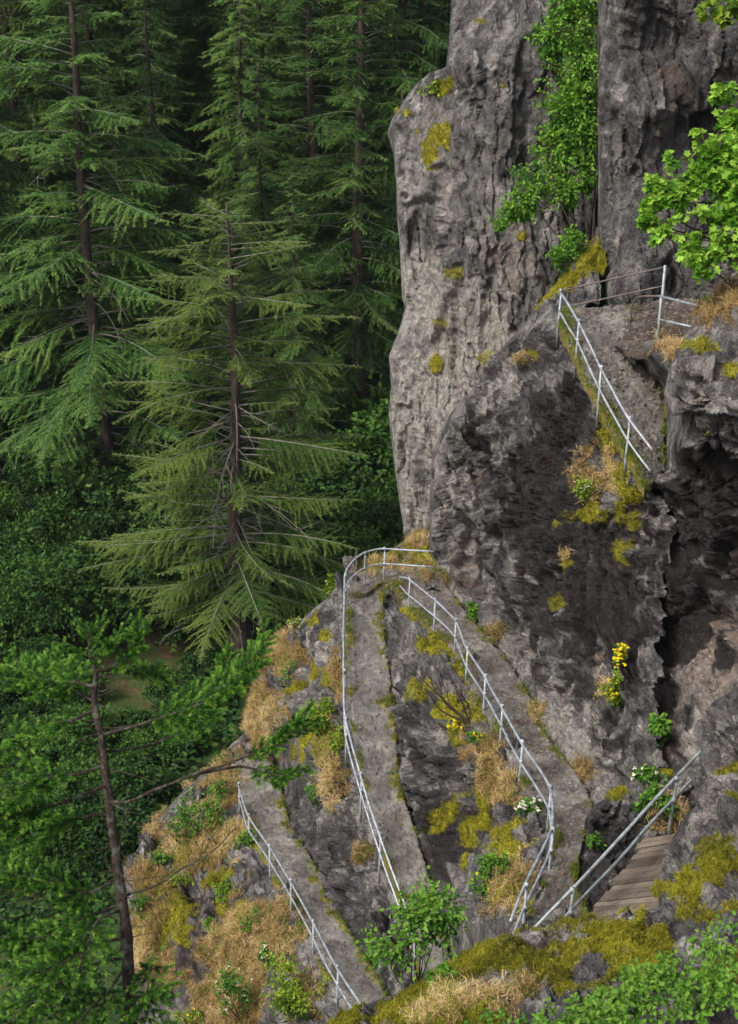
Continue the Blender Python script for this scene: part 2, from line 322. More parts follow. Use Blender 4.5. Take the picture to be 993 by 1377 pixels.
# ---------------------------------------------------------------- the rock: surveyed relief sheets with thickness
def rbf(ctrl):
    C = np.array(ctrl, float); uv = C[:, :2]/100.0; n = len(C)
    def phi(r2): return np.sqrt(r2+.04)
    K = phi(((uv[:, None]-uv[None])**2).sum(-1))+np.eye(n)*-1e-3
    Pm = np.concatenate([np.ones((n, 1)), uv], 1)
    A = np.block([[K, Pm], [Pm.T, np.zeros((3, 3))]])
    w = np.linalg.solve(A, np.concatenate([C[:, 2], np.zeros(3)]))
    def f(u, v):
        q = np.stack([u, v], -1)/100.0; r = np.zeros(u.shape)
        for i in range(n): r += w[i]*phi(((q-uv[i])**2).sum(-1))
        return r+w[n]+w[n+1]*q[..., 0]+w[n+2]*q[..., 1]
    return f
PATCH = {}
SURF = []
def patch(name, lo, hi, rng_, ctrl, step=2.0, tr=False, rl=0, rr=0, rt=0, rb=0, rd=1.0, rot=(0, 0), stretch=(1, 1, 1), sizes=(2.2, .8, .28), amps=(.5, .2, .07),
          blobs=(), noise_mask=.9, seed=0, ends=(0, 0), bulge=.0, mossup=.0, down=5.0, jd=((1, .2, .12), (.15, .3, 1)), ja=(.34, .22)):
    a0, a1 = rng_; step *= .8
    t1 = np.arange(a0, a1+step*.5, step)
    L = np.interp(t1, [x[0] for x in lo], [x[1] for x in lo]); H = np.interp(t1, [x[0] for x in hi], [x[1] for x in hi])
    n = int(max(8, np.ceil(np.max(H-L)/step)))
    s = np.linspace(0, 1, n)[None]
    A = np.repeat(t1[:, None], n, 1); B = L[:, None]+(H-L)[:, None]*s
    U, V = (A, B) if tr else (B, A)
    d = rbf(ctrl)(U, V)
    def rnd(dist, r):
        if r <= 0: return 0
        x = np.clip(1-dist/r, 0, 1); return rd*(1-np.sqrt(np.clip(1-x*x, 0, 1)))
    d = d+rnd(B-L[:, None], rl)+rnd(H[:, None]-B, rr)+rnd(A-a0, rt)+rnd(a1-A, rb)
    P = W(U, V, d)
    def nrm(P):
        gu = np.gradient(P, axis=1); gv = np.gradient(P, axis=0)
        N = np.cross(gu, gv); N /= np.linalg.norm(N, axis=-1)[..., None]+1e-12
        cam = np.array([0, 0, CAMZ])-P
        sg = np.sign((N*cam).sum(-1)); return N*sg[..., None]
    def blur(X, n):
        for _ in range(n):
            Y = np.concatenate([X[:1], X, X[-1:]], 0); X = (Y[:-2]+Y[1:-1]+Y[2:])/3
            Y = np.concatenate([X[:, :1], X, X[:, -1:]], 1); X = (Y[:, :-2]+Y[:, 1:-1]+Y[:, 2:])/3
        return X
    cam = np.array([0, 0, CAMZ])-P; cam /= np.linalg.norm(cam, axis=-1)[..., None]
    N = blur(nrm(P), 14); N = N/(np.linalg.norm(N, axis=-1)[..., None]+1e-9)+.45*cam; N /= np.linalg.norm(N, axis=-1)[..., None]
    Q = (P @ rotm(*rot).T)*np.array([1/x for x in stretch])
    Q = Q+np.stack([fbm(P*1.3, 3, 40), fbm(P*1.3, 3, 43), fbm(P*1.3, 3, 46)], -1)*.09
    h = 0
    sp = np.maximum(np.linalg.norm(np.gradient(P, axis=1), axis=-1), np.linalg.norm(np.gradient(P, axis=0), axis=-1))
    sp = blur(sp, 5)
    sizes = tuple(sizes)+(sizes[2]*.42,); amps = (amps[0], amps[1]*1.1, amps[2]*1.2, amps[2]*.5)
    obl = smooth(np.abs((blur(nrm(P), 3)*cam).sum(-1)), .08, .32)
    for k, (sz, am) in enumerate(zip(sizes, amps)):
        fk = am*facet(Q/sz+seed*3.1, seed*7+k*31)
        fk = blur(fk, (3, 2, 1, 0)[k])
        h = h+fk*(1-smooth(sp, sz*.10, sz*.30))
    for k, (dv, am) in enumerate(zip(jd, ja)):
        h = h+am*blur(joints(P, dv, 1.15-.25*k, seed+40+k*9), 1)*(1-smooth(sp, .08, .3))
        h = h+am*.42*joints(P, dv, .42-.08*k, seed+80+k*9)*(1-smooth(sp, .05, .14))
    h = h+amps[0]*.3*fbm(P/sizes[0]*.6+seed, 4, 5)
    rough = fbm(P*3.0, 5, 77, .62)
    h = h+amps[-1]*1.1*rough*(1-smooth(sp, .07, .16))
    h = h*obl
    nf = smooth(near_path(P), .05, .5); h = h*(.3+.7*nf)-.05*(1-nf)
    mk = {k: np.zeros(U.shape) for k in ('moss', 'dark', 'pale', 'warm', 'grass', 'soil', 'bare')}
    nz = fbm(P*1.6, 5, 91, .6); nz2 = fbm(P*5.0, 4, 95, .6)
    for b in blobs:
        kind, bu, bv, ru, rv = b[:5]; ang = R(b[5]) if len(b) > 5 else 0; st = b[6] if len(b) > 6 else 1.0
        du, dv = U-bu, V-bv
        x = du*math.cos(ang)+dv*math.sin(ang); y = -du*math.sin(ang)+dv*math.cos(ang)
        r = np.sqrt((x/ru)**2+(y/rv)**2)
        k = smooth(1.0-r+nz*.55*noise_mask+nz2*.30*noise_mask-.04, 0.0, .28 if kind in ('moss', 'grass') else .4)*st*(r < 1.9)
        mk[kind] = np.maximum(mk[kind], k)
    mk['grass'] *= smooth(fbm(P*.9, 4, 123, .6)+.16, 0, .2) if name == 'rocky_slope' else 1
    clear = (1-np.maximum(mk['bare'], mk['soil'] if name == 'mossy_ledge' else 0)); mk['moss'] = mk['moss']*clear; mk['grass'] = mk['grass']*clear
    # moss keeps off the steep overhanging faces
    lump = 1-np.minimum(1, worley(P*4.2, 60)[0]*1.25)
    h = h*(1-.45*mk['moss'])+mk['moss']*(.03+mossup)*(.3+1.1*lump)+mk['grass']*.04
    edge = np.ones(U.shape)
    P2 = P+N*h[..., None]
    N2 = nrm(P2)
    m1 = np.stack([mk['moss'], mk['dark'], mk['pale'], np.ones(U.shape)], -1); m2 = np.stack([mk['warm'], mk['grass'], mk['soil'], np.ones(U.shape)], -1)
    PATCH[name] = dict(P=P2, N=N2, U=U, V=V, **mk)
    SURF.append(PATCH[name])
    # thickness: the rim runs back into the hill and down
    def pad(X, off):
        X = np.concatenate([X[:1], X, X[-1:]], 0); X = np.concatenate([X[:, :1], X, X[:, -1:]], 1)
        if off is not None:
            c = X.mean((0, 1)); rim = np.ones(X.shape[:2], bool); rim[1:-1, 1:-1] = False
            o3 = X[rim]-np.array([0, 0, CAMZ]); o3 /= np.linalg.norm(o3, axis=-1)[:, None]
            o3 = o3+(c-X[rim])/np.linalg.norm(c-X[rim], axis=-1)[:, None]*.12
            X[rim] += o3*off[1]+np.array([0, 0, off[2]])
        return X
    X = P2; q1, q2 = m1, m2
    for off in ((0, .5, 0), (0, 1.6, 0), (0, 2.5, 0)):
        X = pad(X, np.array(off)); q1 = pad(q1, None); q2 = pad(q2, None)
    r_, c_ = X.shape[:2]
    i = np.arange(r_-1)[:, None]*c_+np.arange(c_-1)[None]
    Qd = np.stack([i, i+1, i+c_+1, i+c_], -1).reshape(-1, 4)
    o = mesh_np(name.split('.')[0], X.reshape(-1, 3), [Qd], M['rock'], attrs={'mk1': q1.reshape(-1, 4), 'mk2': q2.reshape(-1, 4)}, smooth_shade=True)
    me = o.data
    try: me.set_sharp_from_angle(angle=R(38))
    except Exception: pass
    return o
def surf(u, v, names=None):
    """the rock point seen in direction (u, v) and its normal: the nearest sheet there"""
    best = None
    for s in ([PATCH[n] for n in names] if names else SURF):
        k = np.argmin((s['U']-u)**2+(s['V']-v)**2); k = np.unravel_index(k, s['U'].shape)
        e = math.hypot(s['U'][k]-u, s['V'][k]-v)
        if e > 5: continue
        p = s['P'][k]; dd = p[1]
        if best is None or dd < best[0]: best = (dd, p, s['N'][k])
    return best[1], best[2]

def sh(B, dx): return [(a, b+dx) for a, b in B]
def inter(T, side, dz=0.0):
    """control points along a path edge for a rock sheet"""
    return [((t[0] if side == 'L' else t[2]), (t[1] if side == 'L' else t[3]), float(D(t[1] if side == 'L' else t[3], t[4]+dz))) for t in T]
def slab(name, T, label, thick=.35, seed=0, soil=.0, mossw=(.10, .10), rag=.05, step=.05, bump=.02):
    L = catmull([WZ(t[0], t[1], t[4]) for t in T], 12); Rr = catmull([WZ(t[2], t[3], t[4]) for t in T], 12)
    s = np.concatenate([[0], np.cumsum(np.linalg.norm(np.diff((L+Rr)/2, axis=0), axis=1))])
    m = int(s[-1]/step); q = np.linspace(0, s[-1], m)
    L = np.stack([np.interp(q, s, L[:, k]) for k in range(3)], 1); Rr = np.stack([np.interp(q, s, Rr[:, k]) for k in range(3)], 1)
    wd = np.linalg.norm(L-Rr, axis=1).mean(); n = max(8, int(wd/step))
    t = np.linspace(0, 1, n)[None, :, None]
    P = L[:, None]*(1-t)+Rr[:, None]*t
    # uneven edges
    e = fbm(L*1.4+seed, 4, 8)*rag; e2 = fbm(Rr*1.4+seed, 4, 9)*rag
    across = (Rr-L)/np.linalg.norm(Rr-L, axis=1)[:, None]
    P += across[:, None]*(e[:, None, None]*(1-t)+e2[:, None, None]*t)
    f1, f2, c, cid = worley(P*np.array([2.6, 2.6, 1.0]), 3+seed)
    stone = smooth(f2-f1, .02, .14)
    hgt = bump*(1.6*stone+1.6*(_h(cid[..., 0], cid[..., 1], cid[..., 2], 5)-.5)+1.3*fbm(P*5, 5, 6, .65))
    P[..., 2] += hgt
    x = np.broadcast_to(t[..., 0], P.shape[:2]); nz = fbm(P*2.2, 5, 31, .6)
    dl = x*wd; dr = (1-x)*wd
    mo = np.maximum(smooth(mossw[0]-dl+nz*.30-.03, 0, .07), smooth(mossw[1]-dr+nz*.30-.03, 0, .07))
    so = np.clip(soil+nz*.5*(soil > 0), 0, 1)
    P[..., 2] += mo*.05*(1-np.minimum(1, worley(P*6, 70)[0]))
    mk = np.stack([mo, so, x*0, x*0+1], -1)
    def pad(X, off=None):
        X = np.concatenate([X[:1], X, X[-1:]], 0); X = np.concatenate([X[:, :1], X, X[:, -1:]], 1)
        if off is not None:
            rim = np.ones(X.shape[:2], bool); rim[1:-1, 1:-1] = False; X[rim] += off
        return X
    X = pad(P, np.array([0, 0, -.06])); mk = pad(mk); X = pad(X, np.array([0, 0, -thick])); mk = pad(mk)
    r_, c_ = X.shape[:2]; i = np.arange(r_-1)[:, None]*c_+np.arange(c_-1)[None]
    o = mesh_np(name, X.reshape(-1, 3), [np.stack([i, i+1, i+c_+1, i+c_], -1).reshape(-1, 4)], M['path'], attrs={'mk1': mk.reshape(-1, 4)}, smooth_shade=True)
    o['kind'] = 'structure'; o['label'] = label
    PATHS.append((P, mo)); return o
PATHS = []

# --- far grey pillar on the left of the cliff
c = [(650,-20,41),(606,0,41.6),(600,100,41.0),(590,140,41.9),(540,150,42.8),(525,180,42.9),(530,300,42.6),(545,410,43.1),(523,480,42.6),(530,600,43),(545,700,43.6),(548,775,44),(612,95,40.0),
     (625,180,40.0),(700,0,39.6),(780,0,39.4),(700,200,39.6),(790,200,39.9),(700,400,40),(615,300,40.3),(590,250,41.6),(575,320,42.4),(590,400,41.8),(620,600,41.2),(620,750,42),(790,400,40),(790,770,40),(835,-20,40.5),(835,400,41)]
o = patch('cliff_pillar', [(-170,612),(0,607),(60,604),(90,600),(100,578),(112,560),(140,540),(160,527),(180,521),(210,530),(250,533),(290,534),(340,538),(400,541),(415,545),(440,538),(480,523),(520,526),(560,523),(620,530),(680,538),(720,545),(780,548)],
      [(-170,840),(330,840),(345,800),(780,800)], (-170, 780), c, rl=7, rd=.8, rot=(.1,-.12), stretch=(1,1,2.6), sizes=(2.6,.8,.28), amps=(.30,.15,.06), seed=1, jd=((1, .1, .06), (.5, .2, 1)), ja=(.26, .07), step=1.9,
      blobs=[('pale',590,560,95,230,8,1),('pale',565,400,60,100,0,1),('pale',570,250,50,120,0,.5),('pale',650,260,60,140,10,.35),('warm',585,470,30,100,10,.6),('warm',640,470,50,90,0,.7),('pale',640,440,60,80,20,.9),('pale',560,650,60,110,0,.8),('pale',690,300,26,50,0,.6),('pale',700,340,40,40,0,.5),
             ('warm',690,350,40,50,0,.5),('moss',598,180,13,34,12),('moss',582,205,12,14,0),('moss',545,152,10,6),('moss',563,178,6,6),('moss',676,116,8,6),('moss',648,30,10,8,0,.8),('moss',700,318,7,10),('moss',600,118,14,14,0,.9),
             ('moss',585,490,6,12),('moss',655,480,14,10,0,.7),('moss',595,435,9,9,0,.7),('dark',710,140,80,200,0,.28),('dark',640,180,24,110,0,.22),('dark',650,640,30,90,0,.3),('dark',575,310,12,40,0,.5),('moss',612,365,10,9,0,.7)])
tag(o, 'tall grey rock pillar with a pale pinkish streaked foot', None, kind='structure')
# --- right tower
c = [(800,-20,37.6),(812,0,36.4),(830,-20,35.2),(800,400,38),(812,400,36.8),(830,400,35.6),(890,-20,35),(885,150,34.9),(915,60,36.0),(925,170,36.3),(900,300,35.6),(900,400,35.8),(960,60,34.6),(1000,-20,34),(1000,400,35),(1090,200,35)]
o = patch('cliff_tower', [(-170,803),(300,804),(400,806),(480,806)], [(-170,1090),(480,1090)], (-170, 480), c, rl=10, rd=1.2, rot=(.0,.08), stretch=(1,1,2.8), sizes=(2.6,.8,.28), amps=(.26,.13,.06), seed=2, jd=((1, .1, .05), (.5, .2, 1)), ja=(.24, .07),
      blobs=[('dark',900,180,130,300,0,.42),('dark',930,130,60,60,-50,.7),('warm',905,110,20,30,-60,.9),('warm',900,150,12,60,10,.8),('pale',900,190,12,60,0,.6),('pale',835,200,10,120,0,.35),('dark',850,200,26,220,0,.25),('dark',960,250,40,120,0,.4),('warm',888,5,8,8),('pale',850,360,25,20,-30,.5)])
tag(o, 'sheer dark grey rock tower rising behind the upper landing', None, kind='structure')
# --- buttress with the dark face, between the upper path and the right-hand descending path
c = inter(P1[3:], 'R', -.15)+[(802,318,38.2),(752,385,36.8),(702,440,37.2),(642,510,37.7),(582,610,38.9),(578,680,39.8),(750,700,32.8),(858,700,30.3),(870,800,29.9),(870,900,29.0),(870,1000,27.6),(860,1080,26.6),
     (700,600,34.4),(650,700,37.2),(700,800,34.6),(645,780,37.4),(612,750,39.2),(760,900,30.8),(720,500,34.6),(820,700,31.0),(760,620,32.6),(820,1000,28.2),(690,520,35.6),(640,620,37.3)]+inter(PU[2:], 'L', -.12)
o = patch('cliff_buttress', [(300,820),(318,802),(350,775),(385,750),(440,702),(475,668),(510,642),(560,603),(610,581),(680,577),(765,578),(806,594),(845,625),(875,652),(912,678),(962,704),(1008,730),(1050,761),(1090,778),(1120,788)],
      [(300,830),(400,800),(430,752),(450,758),(480,773),(512,788),(546,806),(580,826),(614,846),(650,868),(700,895),(1120,895)], (300, 1120), c, rl=14, rd=1.0, rot=(.35,.5), stretch=(1,1,2.2), sizes=(2.4,.8,.28), amps=(.40,.24,.10), seed=3, step=1.8, jd=((1, -.3, .45), (-.4, .3, 1)), ja=(.36, .26),
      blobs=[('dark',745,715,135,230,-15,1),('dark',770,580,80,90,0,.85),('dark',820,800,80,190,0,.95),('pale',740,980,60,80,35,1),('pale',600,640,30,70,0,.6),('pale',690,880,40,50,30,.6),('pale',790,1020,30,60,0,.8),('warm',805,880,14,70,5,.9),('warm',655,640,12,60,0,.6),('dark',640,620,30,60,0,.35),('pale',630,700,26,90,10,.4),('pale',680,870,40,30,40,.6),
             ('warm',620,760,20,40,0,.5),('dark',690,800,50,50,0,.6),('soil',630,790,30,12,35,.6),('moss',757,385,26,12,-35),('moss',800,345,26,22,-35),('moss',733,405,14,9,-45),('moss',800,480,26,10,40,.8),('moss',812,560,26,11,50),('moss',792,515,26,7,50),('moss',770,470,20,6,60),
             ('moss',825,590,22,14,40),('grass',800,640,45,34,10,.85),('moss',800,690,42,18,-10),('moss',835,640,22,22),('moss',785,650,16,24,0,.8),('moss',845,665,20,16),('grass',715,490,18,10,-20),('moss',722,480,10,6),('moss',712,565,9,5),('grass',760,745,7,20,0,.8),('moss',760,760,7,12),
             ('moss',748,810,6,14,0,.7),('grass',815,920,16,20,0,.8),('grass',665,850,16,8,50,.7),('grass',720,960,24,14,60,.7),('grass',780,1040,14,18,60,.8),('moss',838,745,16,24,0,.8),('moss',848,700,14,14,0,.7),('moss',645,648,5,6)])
tag(o, 'dark faceted rock buttress between the two upper paths', None, kind='structure')
# --- overhanging dark wall on the right
c = inter(PU[1:7], 'R', -.1)+inter(PU[1:7], 'L', -.6)+[(838,474,D(474,-9.78)),(865,480,D(480,-9.78)),(850,500,D(500,-10.0)),(880,498,D(498,-9.9)),(838,430,D(430,-10.2)),(900,440,D(440,-10.2)),(960,450,D(450,-10.2)),(900,486,29.2),(940,478,27.6),(1000,455,26.6),(1000,520,25.7),(960,540,26.5),(930,560,27.6),(905,600,29.2),(1000,580,26.0),(990,620,26.8),(930,650,28.9),(930,740,29.2),(1000,700,27.6),(885,700,30.0),(885,800,29.8),(930,860,29.2),(985,850,27.6),
     (890,960,28.2),(940,960,27.4),(1000,960,26.2),(870,1080,26.4),(930,1060,26.2),(1000,1060,25.2),(1000,1130,25),(1090,800,27),(1090,500,25.5),(895,650,29.9)]
o = patch('cliff_overhang', [(440,820),(466,826),(480,846),(512,868),(545,878),(580,880),(610,878),(640,874),(665,866),(700,862),(1130,862)], [(440,1090),(1130,1090)], (440, 1130), c, rl=8, rd=.5, rot=(-.3,.7), stretch=(1,1,1.7), sizes=(2.6,.9,.3), amps=(.38,.24,.10), seed=4, step=1.8, jd=((1, -.2, .6), (-.5, .2, 1)), ja=(.34, .3),
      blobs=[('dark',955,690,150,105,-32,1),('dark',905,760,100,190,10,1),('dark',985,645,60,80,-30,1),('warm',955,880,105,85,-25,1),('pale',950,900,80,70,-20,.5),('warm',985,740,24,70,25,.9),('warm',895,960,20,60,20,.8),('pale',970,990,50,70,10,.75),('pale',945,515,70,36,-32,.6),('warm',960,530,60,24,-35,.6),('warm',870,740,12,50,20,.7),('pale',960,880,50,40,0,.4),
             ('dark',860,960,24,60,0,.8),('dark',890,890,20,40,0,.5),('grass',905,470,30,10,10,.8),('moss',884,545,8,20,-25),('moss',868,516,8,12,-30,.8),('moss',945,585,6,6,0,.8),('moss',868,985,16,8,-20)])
tag(o, 'black overhanging rock wall with a brown foot beside the boardwalk', None, kind='structure')
# --- grassy knob at the right edge above the overhang
c = [(985,385,29),(960,412,28.3),(940,440,27.6),(925,470,27.3),(905,505,27.4),(1000,400,27.5),(1000,450,26),(1000,500,25.6),(950,490,26.6),(1090,400,26)]
o = patch('cliff_knob', [(372,1000),(390,972),(400,958),(415,948),(432,934),(450,922),(470,912),(495,900),(530,893),(560,905)], [(372,1090),(560,1090)], (372, 560), c, rl=14, rd=.8, rt=8, rb=40, rot=(0,.4), sizes=(1.4,.5,.2), amps=(.22,.12,.05), seed=5, mossup=.03,
      blobs=[('grass',975,425,40,24,-15),('grass',990,400,30,20),('moss',945,465,24,16,0,.9),('moss',985,500,16,10,0,.9),('grass',1040,420,60,40)])
tag(o, 'rock knob topped with dry grass at the edge of the landing', None, kind='structure')
# --- rock fin between the centre path and the right-hand path
c = inter(PC, 'R', -.10)+inter(P1[4:], 'L', -.08)+inter(P1[4:], 'R', -.5)+[(560,870,D(870,-17.95)),(575,950,D(950,-17.8)),(600,1000,32.3),(650,1080,29.9),(560,1000,33.6),(570,1070,33.0),(610,1140,31.2),(615,1080,31.4),(665,1150,D(1150,-17.1)),(610,1230,D(1230,-19.8)),(690,1190,D(1190,-16.6)),(650,1260,D(1260,-18))]
o = patch('rock_fin', sh([(778,522),(815,513),(870,517),(920,523),(962,527),(1010,533),(1060,540),(1100,552),(1150,567),(1200,581),(1250,594),(1310,604)], -7),
      [(778,534),(800,550),(824,563),(851,598),(882,628),(920,643),(960,668),(1002,691),(1052,715),(1110,750),(1170,752),(1217,720),(1260,760),(1310,780)], (778, 1310), c, rl=4, rd=.1, rot=(.5,.35), stretch=(1,1.6,1), sizes=(1.5,.55,.22), amps=(.42,.27,.11), seed=6, step=1.5, mossup=.04, jd=((1, .5, .8), (.6, .2, -1)), ja=(.42, .34),
      blobs=[('dark',560,1000,26,70,-12,.75),('dark',600,1110,50,90,-10,.9),('dark',660,1070,60,40,0,.75),('pale',612,1200,12,46,5,1),('warm',614,1230,12,30,5,.8),('pale',560,850,30,50,0,.28),('pale',690,1110,30,10,-20,.7),
             ('moss',600,865,34,16,40),('moss',625,905,14,30,-15),('moss',600,955,26,24,20),('moss',565,930,16,16,0,.8),('moss',640,960,20,30,-10,.9),('moss',612,985,14,18),('moss',585,880,30,10,40),('moss',612,1085,8,38,32),('moss',640,1100,9,30,25),('moss',555,830,16,6,45),
             ('moss',690,1115,32,9,-18),('moss',690,1138,34,10,-10),('moss',632,1130,8,12,0,.7),('moss',626,1160,6,12),('grass',655,1020,26,40,-35,.95),('grass',640,985,20,14),('grass',680,1060,20,30,-30,.8),('grass',690,1200,40,40,0,.7),('moss',700,1210,30,20,0,.8),('moss',668,940,14,12),('soil',535,805,16,7,55,.8)])
tag(o, 'blue grey rock fin with yellow moss between the two stone paths', None, kind='structure')
# --- outcrop between the left path and the centre path
c = inter(PC, 'L', -.08)+inter(PC, 'R', -.5)+inter(PL[1:], 'R', -.10)+[(463,778,D(778,-18.2)),(430,830,D(830,-19.3)),(400,860,D(860,-20.3)),(352,885,D(885,-22)),(345,940,D(940,-22.8)),(400,950,D(950,-20.6)),(432,950,D(950,-19.6)),(400,1030,39.0),(430,1060,37.2),(440,1120,35.8),(470,1180,34.0),(500,1250,D(1250,-21.5)),(335,1000,D(1000,-24)),(395,1080,39.6),(440,1170,35.5)]
o = patch('rock_outcrop', [(762,468),(778,462),(800,446),(820,420),(840,398),(880,352),(930,344),(980,330),(1000,322),(1036,342),(1060,367),(1100,375),(1155,406),(1215,436),(1270,469),(1325,501),(1370,530)],
      sh([(762,472),(786,470),(830,469),(870,469),(920,470),(960,474),(1010,482),(1060,494),(1100,505),(1150,519),(1200,535),(1250,550),(1310,564),(1370,580)], 9), (762, 1370), c, rl=10, rd=.6, rot=(-.4,.3), stretch=(1,1.3,1.5), sizes=(1.6,.6,.22), amps=(.42,.27,.11), seed=8, step=1.6, mossup=.04, jd=((1, .3, .5), (-.6, .2, 1)), ja=(.42, .34),
      blobs=[('grass',375,880,34,40,-30),('grass',350,960,34,60,0,.95),('moss',382,880,16,8,-10),('moss',430,835,20,10,-30),('moss',425,905,10,18,0),('moss',440,910,10,16),('moss',385,900,9,12,0,.9),('moss',400,925,20,10,-30),('moss',438,1000,20,30,0,.8),('moss',418,1000,8,30,10),('grass',455,1030,16,50,0,.9),('grass',455,905,8,40,0,.9),
             ('dark',400,1110,30,60,-20,.6),('dark',470,1250,40,40,0,.8),('dark',450,1140,30,50,-30,.5),('dark',400,1060,14,40,0,.6),('pale',430,1100,26,34,-20,.25),('pale',410,950,30,60,0,.35),('moss',440,860,8,10),('moss',395,1010,6,16,0,.7),('grass',480,1150,10,18,30,.8)])
tag(o, 'mossy rock outcrop between the left and the centre path', None, kind='structure')
# --- outer slope below the left path
c = inter(PL, 'L', -.08)+inter(PL, 'R', -.5)+[(250,1060,D(1060,-25.6)),(300,1015,D(1015,-25.2)),(172,1170,D(1170,-26)),(175,1300,D(1300,-27)),(170,1440,D(1440,-28)),(300,1150,D(1150,-24.9)),(300,1250,D(1250,-24.4)),(350,1300,D(1300,-23.7)),(400,1377,D(1377,-23.1)),(280,1377,D(1377,-25.2)),(300,1440,D(1440,-25.5)),(480,1440,D(1440,-22.8)),(230,1100,D(1100,-25.4))]
o = patch('rocky_slope', [(985,330),(1000,312),(1020,297),(1045,268),(1062,248),(1090,222),(1120,200),(1150,180),(1170,169),(1220,172),(1290,180),(1440,165)],
      sh([(985,338),(1010,325),(1045,325),(1078,329),(1115,340),(1172,365),(1228,394),(1285,424),(1345,457),(1395,488),(1440,500)], 10), (985, 1440), c, rl=18, rd=1.0, rot=(.2,-.6), sizes=(1.8,.65,.24), amps=(.40,.16,.06), seed=9, step=1.8, mossup=.05, down=9,
      blobs=[('grass',300,1100,150,60,-35,1),('grass',260,1300,120,110,0,1),('grass',360,1250,60,100,-35,.9),('moss',235,1225,32,40),('moss',290,1180,26,14,-20,.9),('moss',320,1265,16,12),('moss',215,1255,20,20,0,.9),('moss',335,1240,10,26,20,.8),('moss',350,1140,20,10,40,.8),('soil',240,1280,120,120,0,.6),('moss',250,1150,60,16,-40,.8),('moss',330,1290,40,16,20,.8),
             ('grass',410,1340,40,30,30,.6),('soil',380,1280,18,70,-30,.75),('soil',300,1330,40,30,0,.5),('moss',300,1220,14,10,0,.9)])
# bare slabs showing through the grass
tag(o, 'steep outer slope of dry grass and rock below the left path', None, kind='structure')
# --- knoll behind the hairpin
c = [(490,775,40.4),(540,776,40.3),(590,776,40.2),(500,760,41),(550,723,43),(595,690,44),(520,748,41.5)]
o = patch('grassy_knoll', [(484,772),(500,757),(520,744),(550,722),(570,704),(600,688),(620,684)], [(484,800),(620,800)], (484, 620), c, tr=True, rl=5, rd=.6, sizes=(1.4,.5,.2), amps=(.12,.08,.04), seed=10,
      blobs=[('grass',500,765,30,20),('warm',560,738,60,26,-25,1),('grass',575,712,34,14,-35,.9),('grass',560,775,60,12,0,.8),('moss',572,750,30,12,-10,.8),('moss',520,752,40,7,-30,.9)])
tag(o, 'small knoll of dry grass behind the hairpin of the path', None, kind='structure')
# --- dark block between the right-hand path and the boardwalk
c = [(778,1110,26.3),(790,1092,25.9),(830,1072,25.3),(870,1060,25.0),(900,1046,25.1),(950,1030,25.1),(785,1250,24.5),(830,1160,25.4),(870,1215,25.6),(900,1120,25.0),(900,1200,25.4),(955,1200,25.4),(955,1110,25.0),(800,1200,24.9)]
o = patch('rock_block', [(779,1125),(786,1098),(800,1082),(830,1066),(870,1050),(900,1040),(955,1020)], [(779,1270),(955,1270)], (779, 955), c, tr=True, rl=12, rt=6, rd=.7, rot=(.2,.3), sizes=(1.3,.5,.2), amps=(.22,.15,.055), seed=11, step=1.5, mossup=.04,
      blobs=[('dark',830,1160,60,60,-40,.85),('dark',790,1200,30,70,0,.9),('moss',905,1000,60,20,-30),('moss',830,1068,16,5,-10),('pale',850,1075,24,10,0,.35),('grass',900,1090,24,26,0,.8),('moss',885,1045,20,10,-20),('soil',890,1170,30,40,0,.7)])
tag(o, 'angular dark rock block between the path and the boardwalk', None, kind='structure')
# --- foreground ledge
c = [(440,1392,23.5),(480,1358,23.1),(560,1330,22.8),(690,1260,22.3),(760,1244,22.25),(830,1236,22.1),(890,1224,21.9),(940,1170,21.6),(1000,1135,21.3),(1000,1250,18.6),(900,1300,18.9),(750,1310,19.9),(600,1377,19.0),(750,1377,17.4),(900,1377,16),(1000,1377,15),(470,1400,22),(700,1290,20.8),(800,1270,20.9),(840,1330,18.4),(720,1450,15.5),(1000,1450,13.5),(500,1450,19.5)]
o = patch('mossy_ledge', [(440,1392),(480,1354),(520,1341),(560,1327),(620,1292),(690,1257),(730,1246),(760,1240),(830,1232),(890,1219),(905,1182),(930,1166),(960,1146),(1000,1122),(1090,1100)], [(440,1460),(1090,1460)], (440, 1090), c, tr=True, rl=12, rd=.45, rot=(.3,.2), sizes=(1.2,.42,.16), amps=(.22,.10,.035), seed=12, step=1.7, mossup=.07, down=2,
      blobs=[('moss',700,1290,120,30,-12),('moss',820,1270,120,34,-8),('moss',560,1350,80,18,-25),('moss',600,1377,60,40),('moss',930,1195,46,20,-20),('moss',975,1160,40,26,-20),('moss',960,1225,60,16,-10),('moss',870,1300,50,30),('moss',780,1300,60,34,0,1),('moss',980,1300,50,30,0,.8),
             ('soil',738,1268,44,15,-8,1),('bare',792,1308,32,22,-10,1),('bare',960,1222,44,9,-10,1),('bare',930,1255,40,22,-10,1),('bare',690,1325,14,8,0,1),('grass',640,1340,46,20,-25,.7),('grass',700,1345,44,16,-20,.7),('grass',590,1375,40,16,0,.6),('moss',470,1380,40,20)])
tag(o, 'mossy rock ledge in the foreground', None, kind='structure')
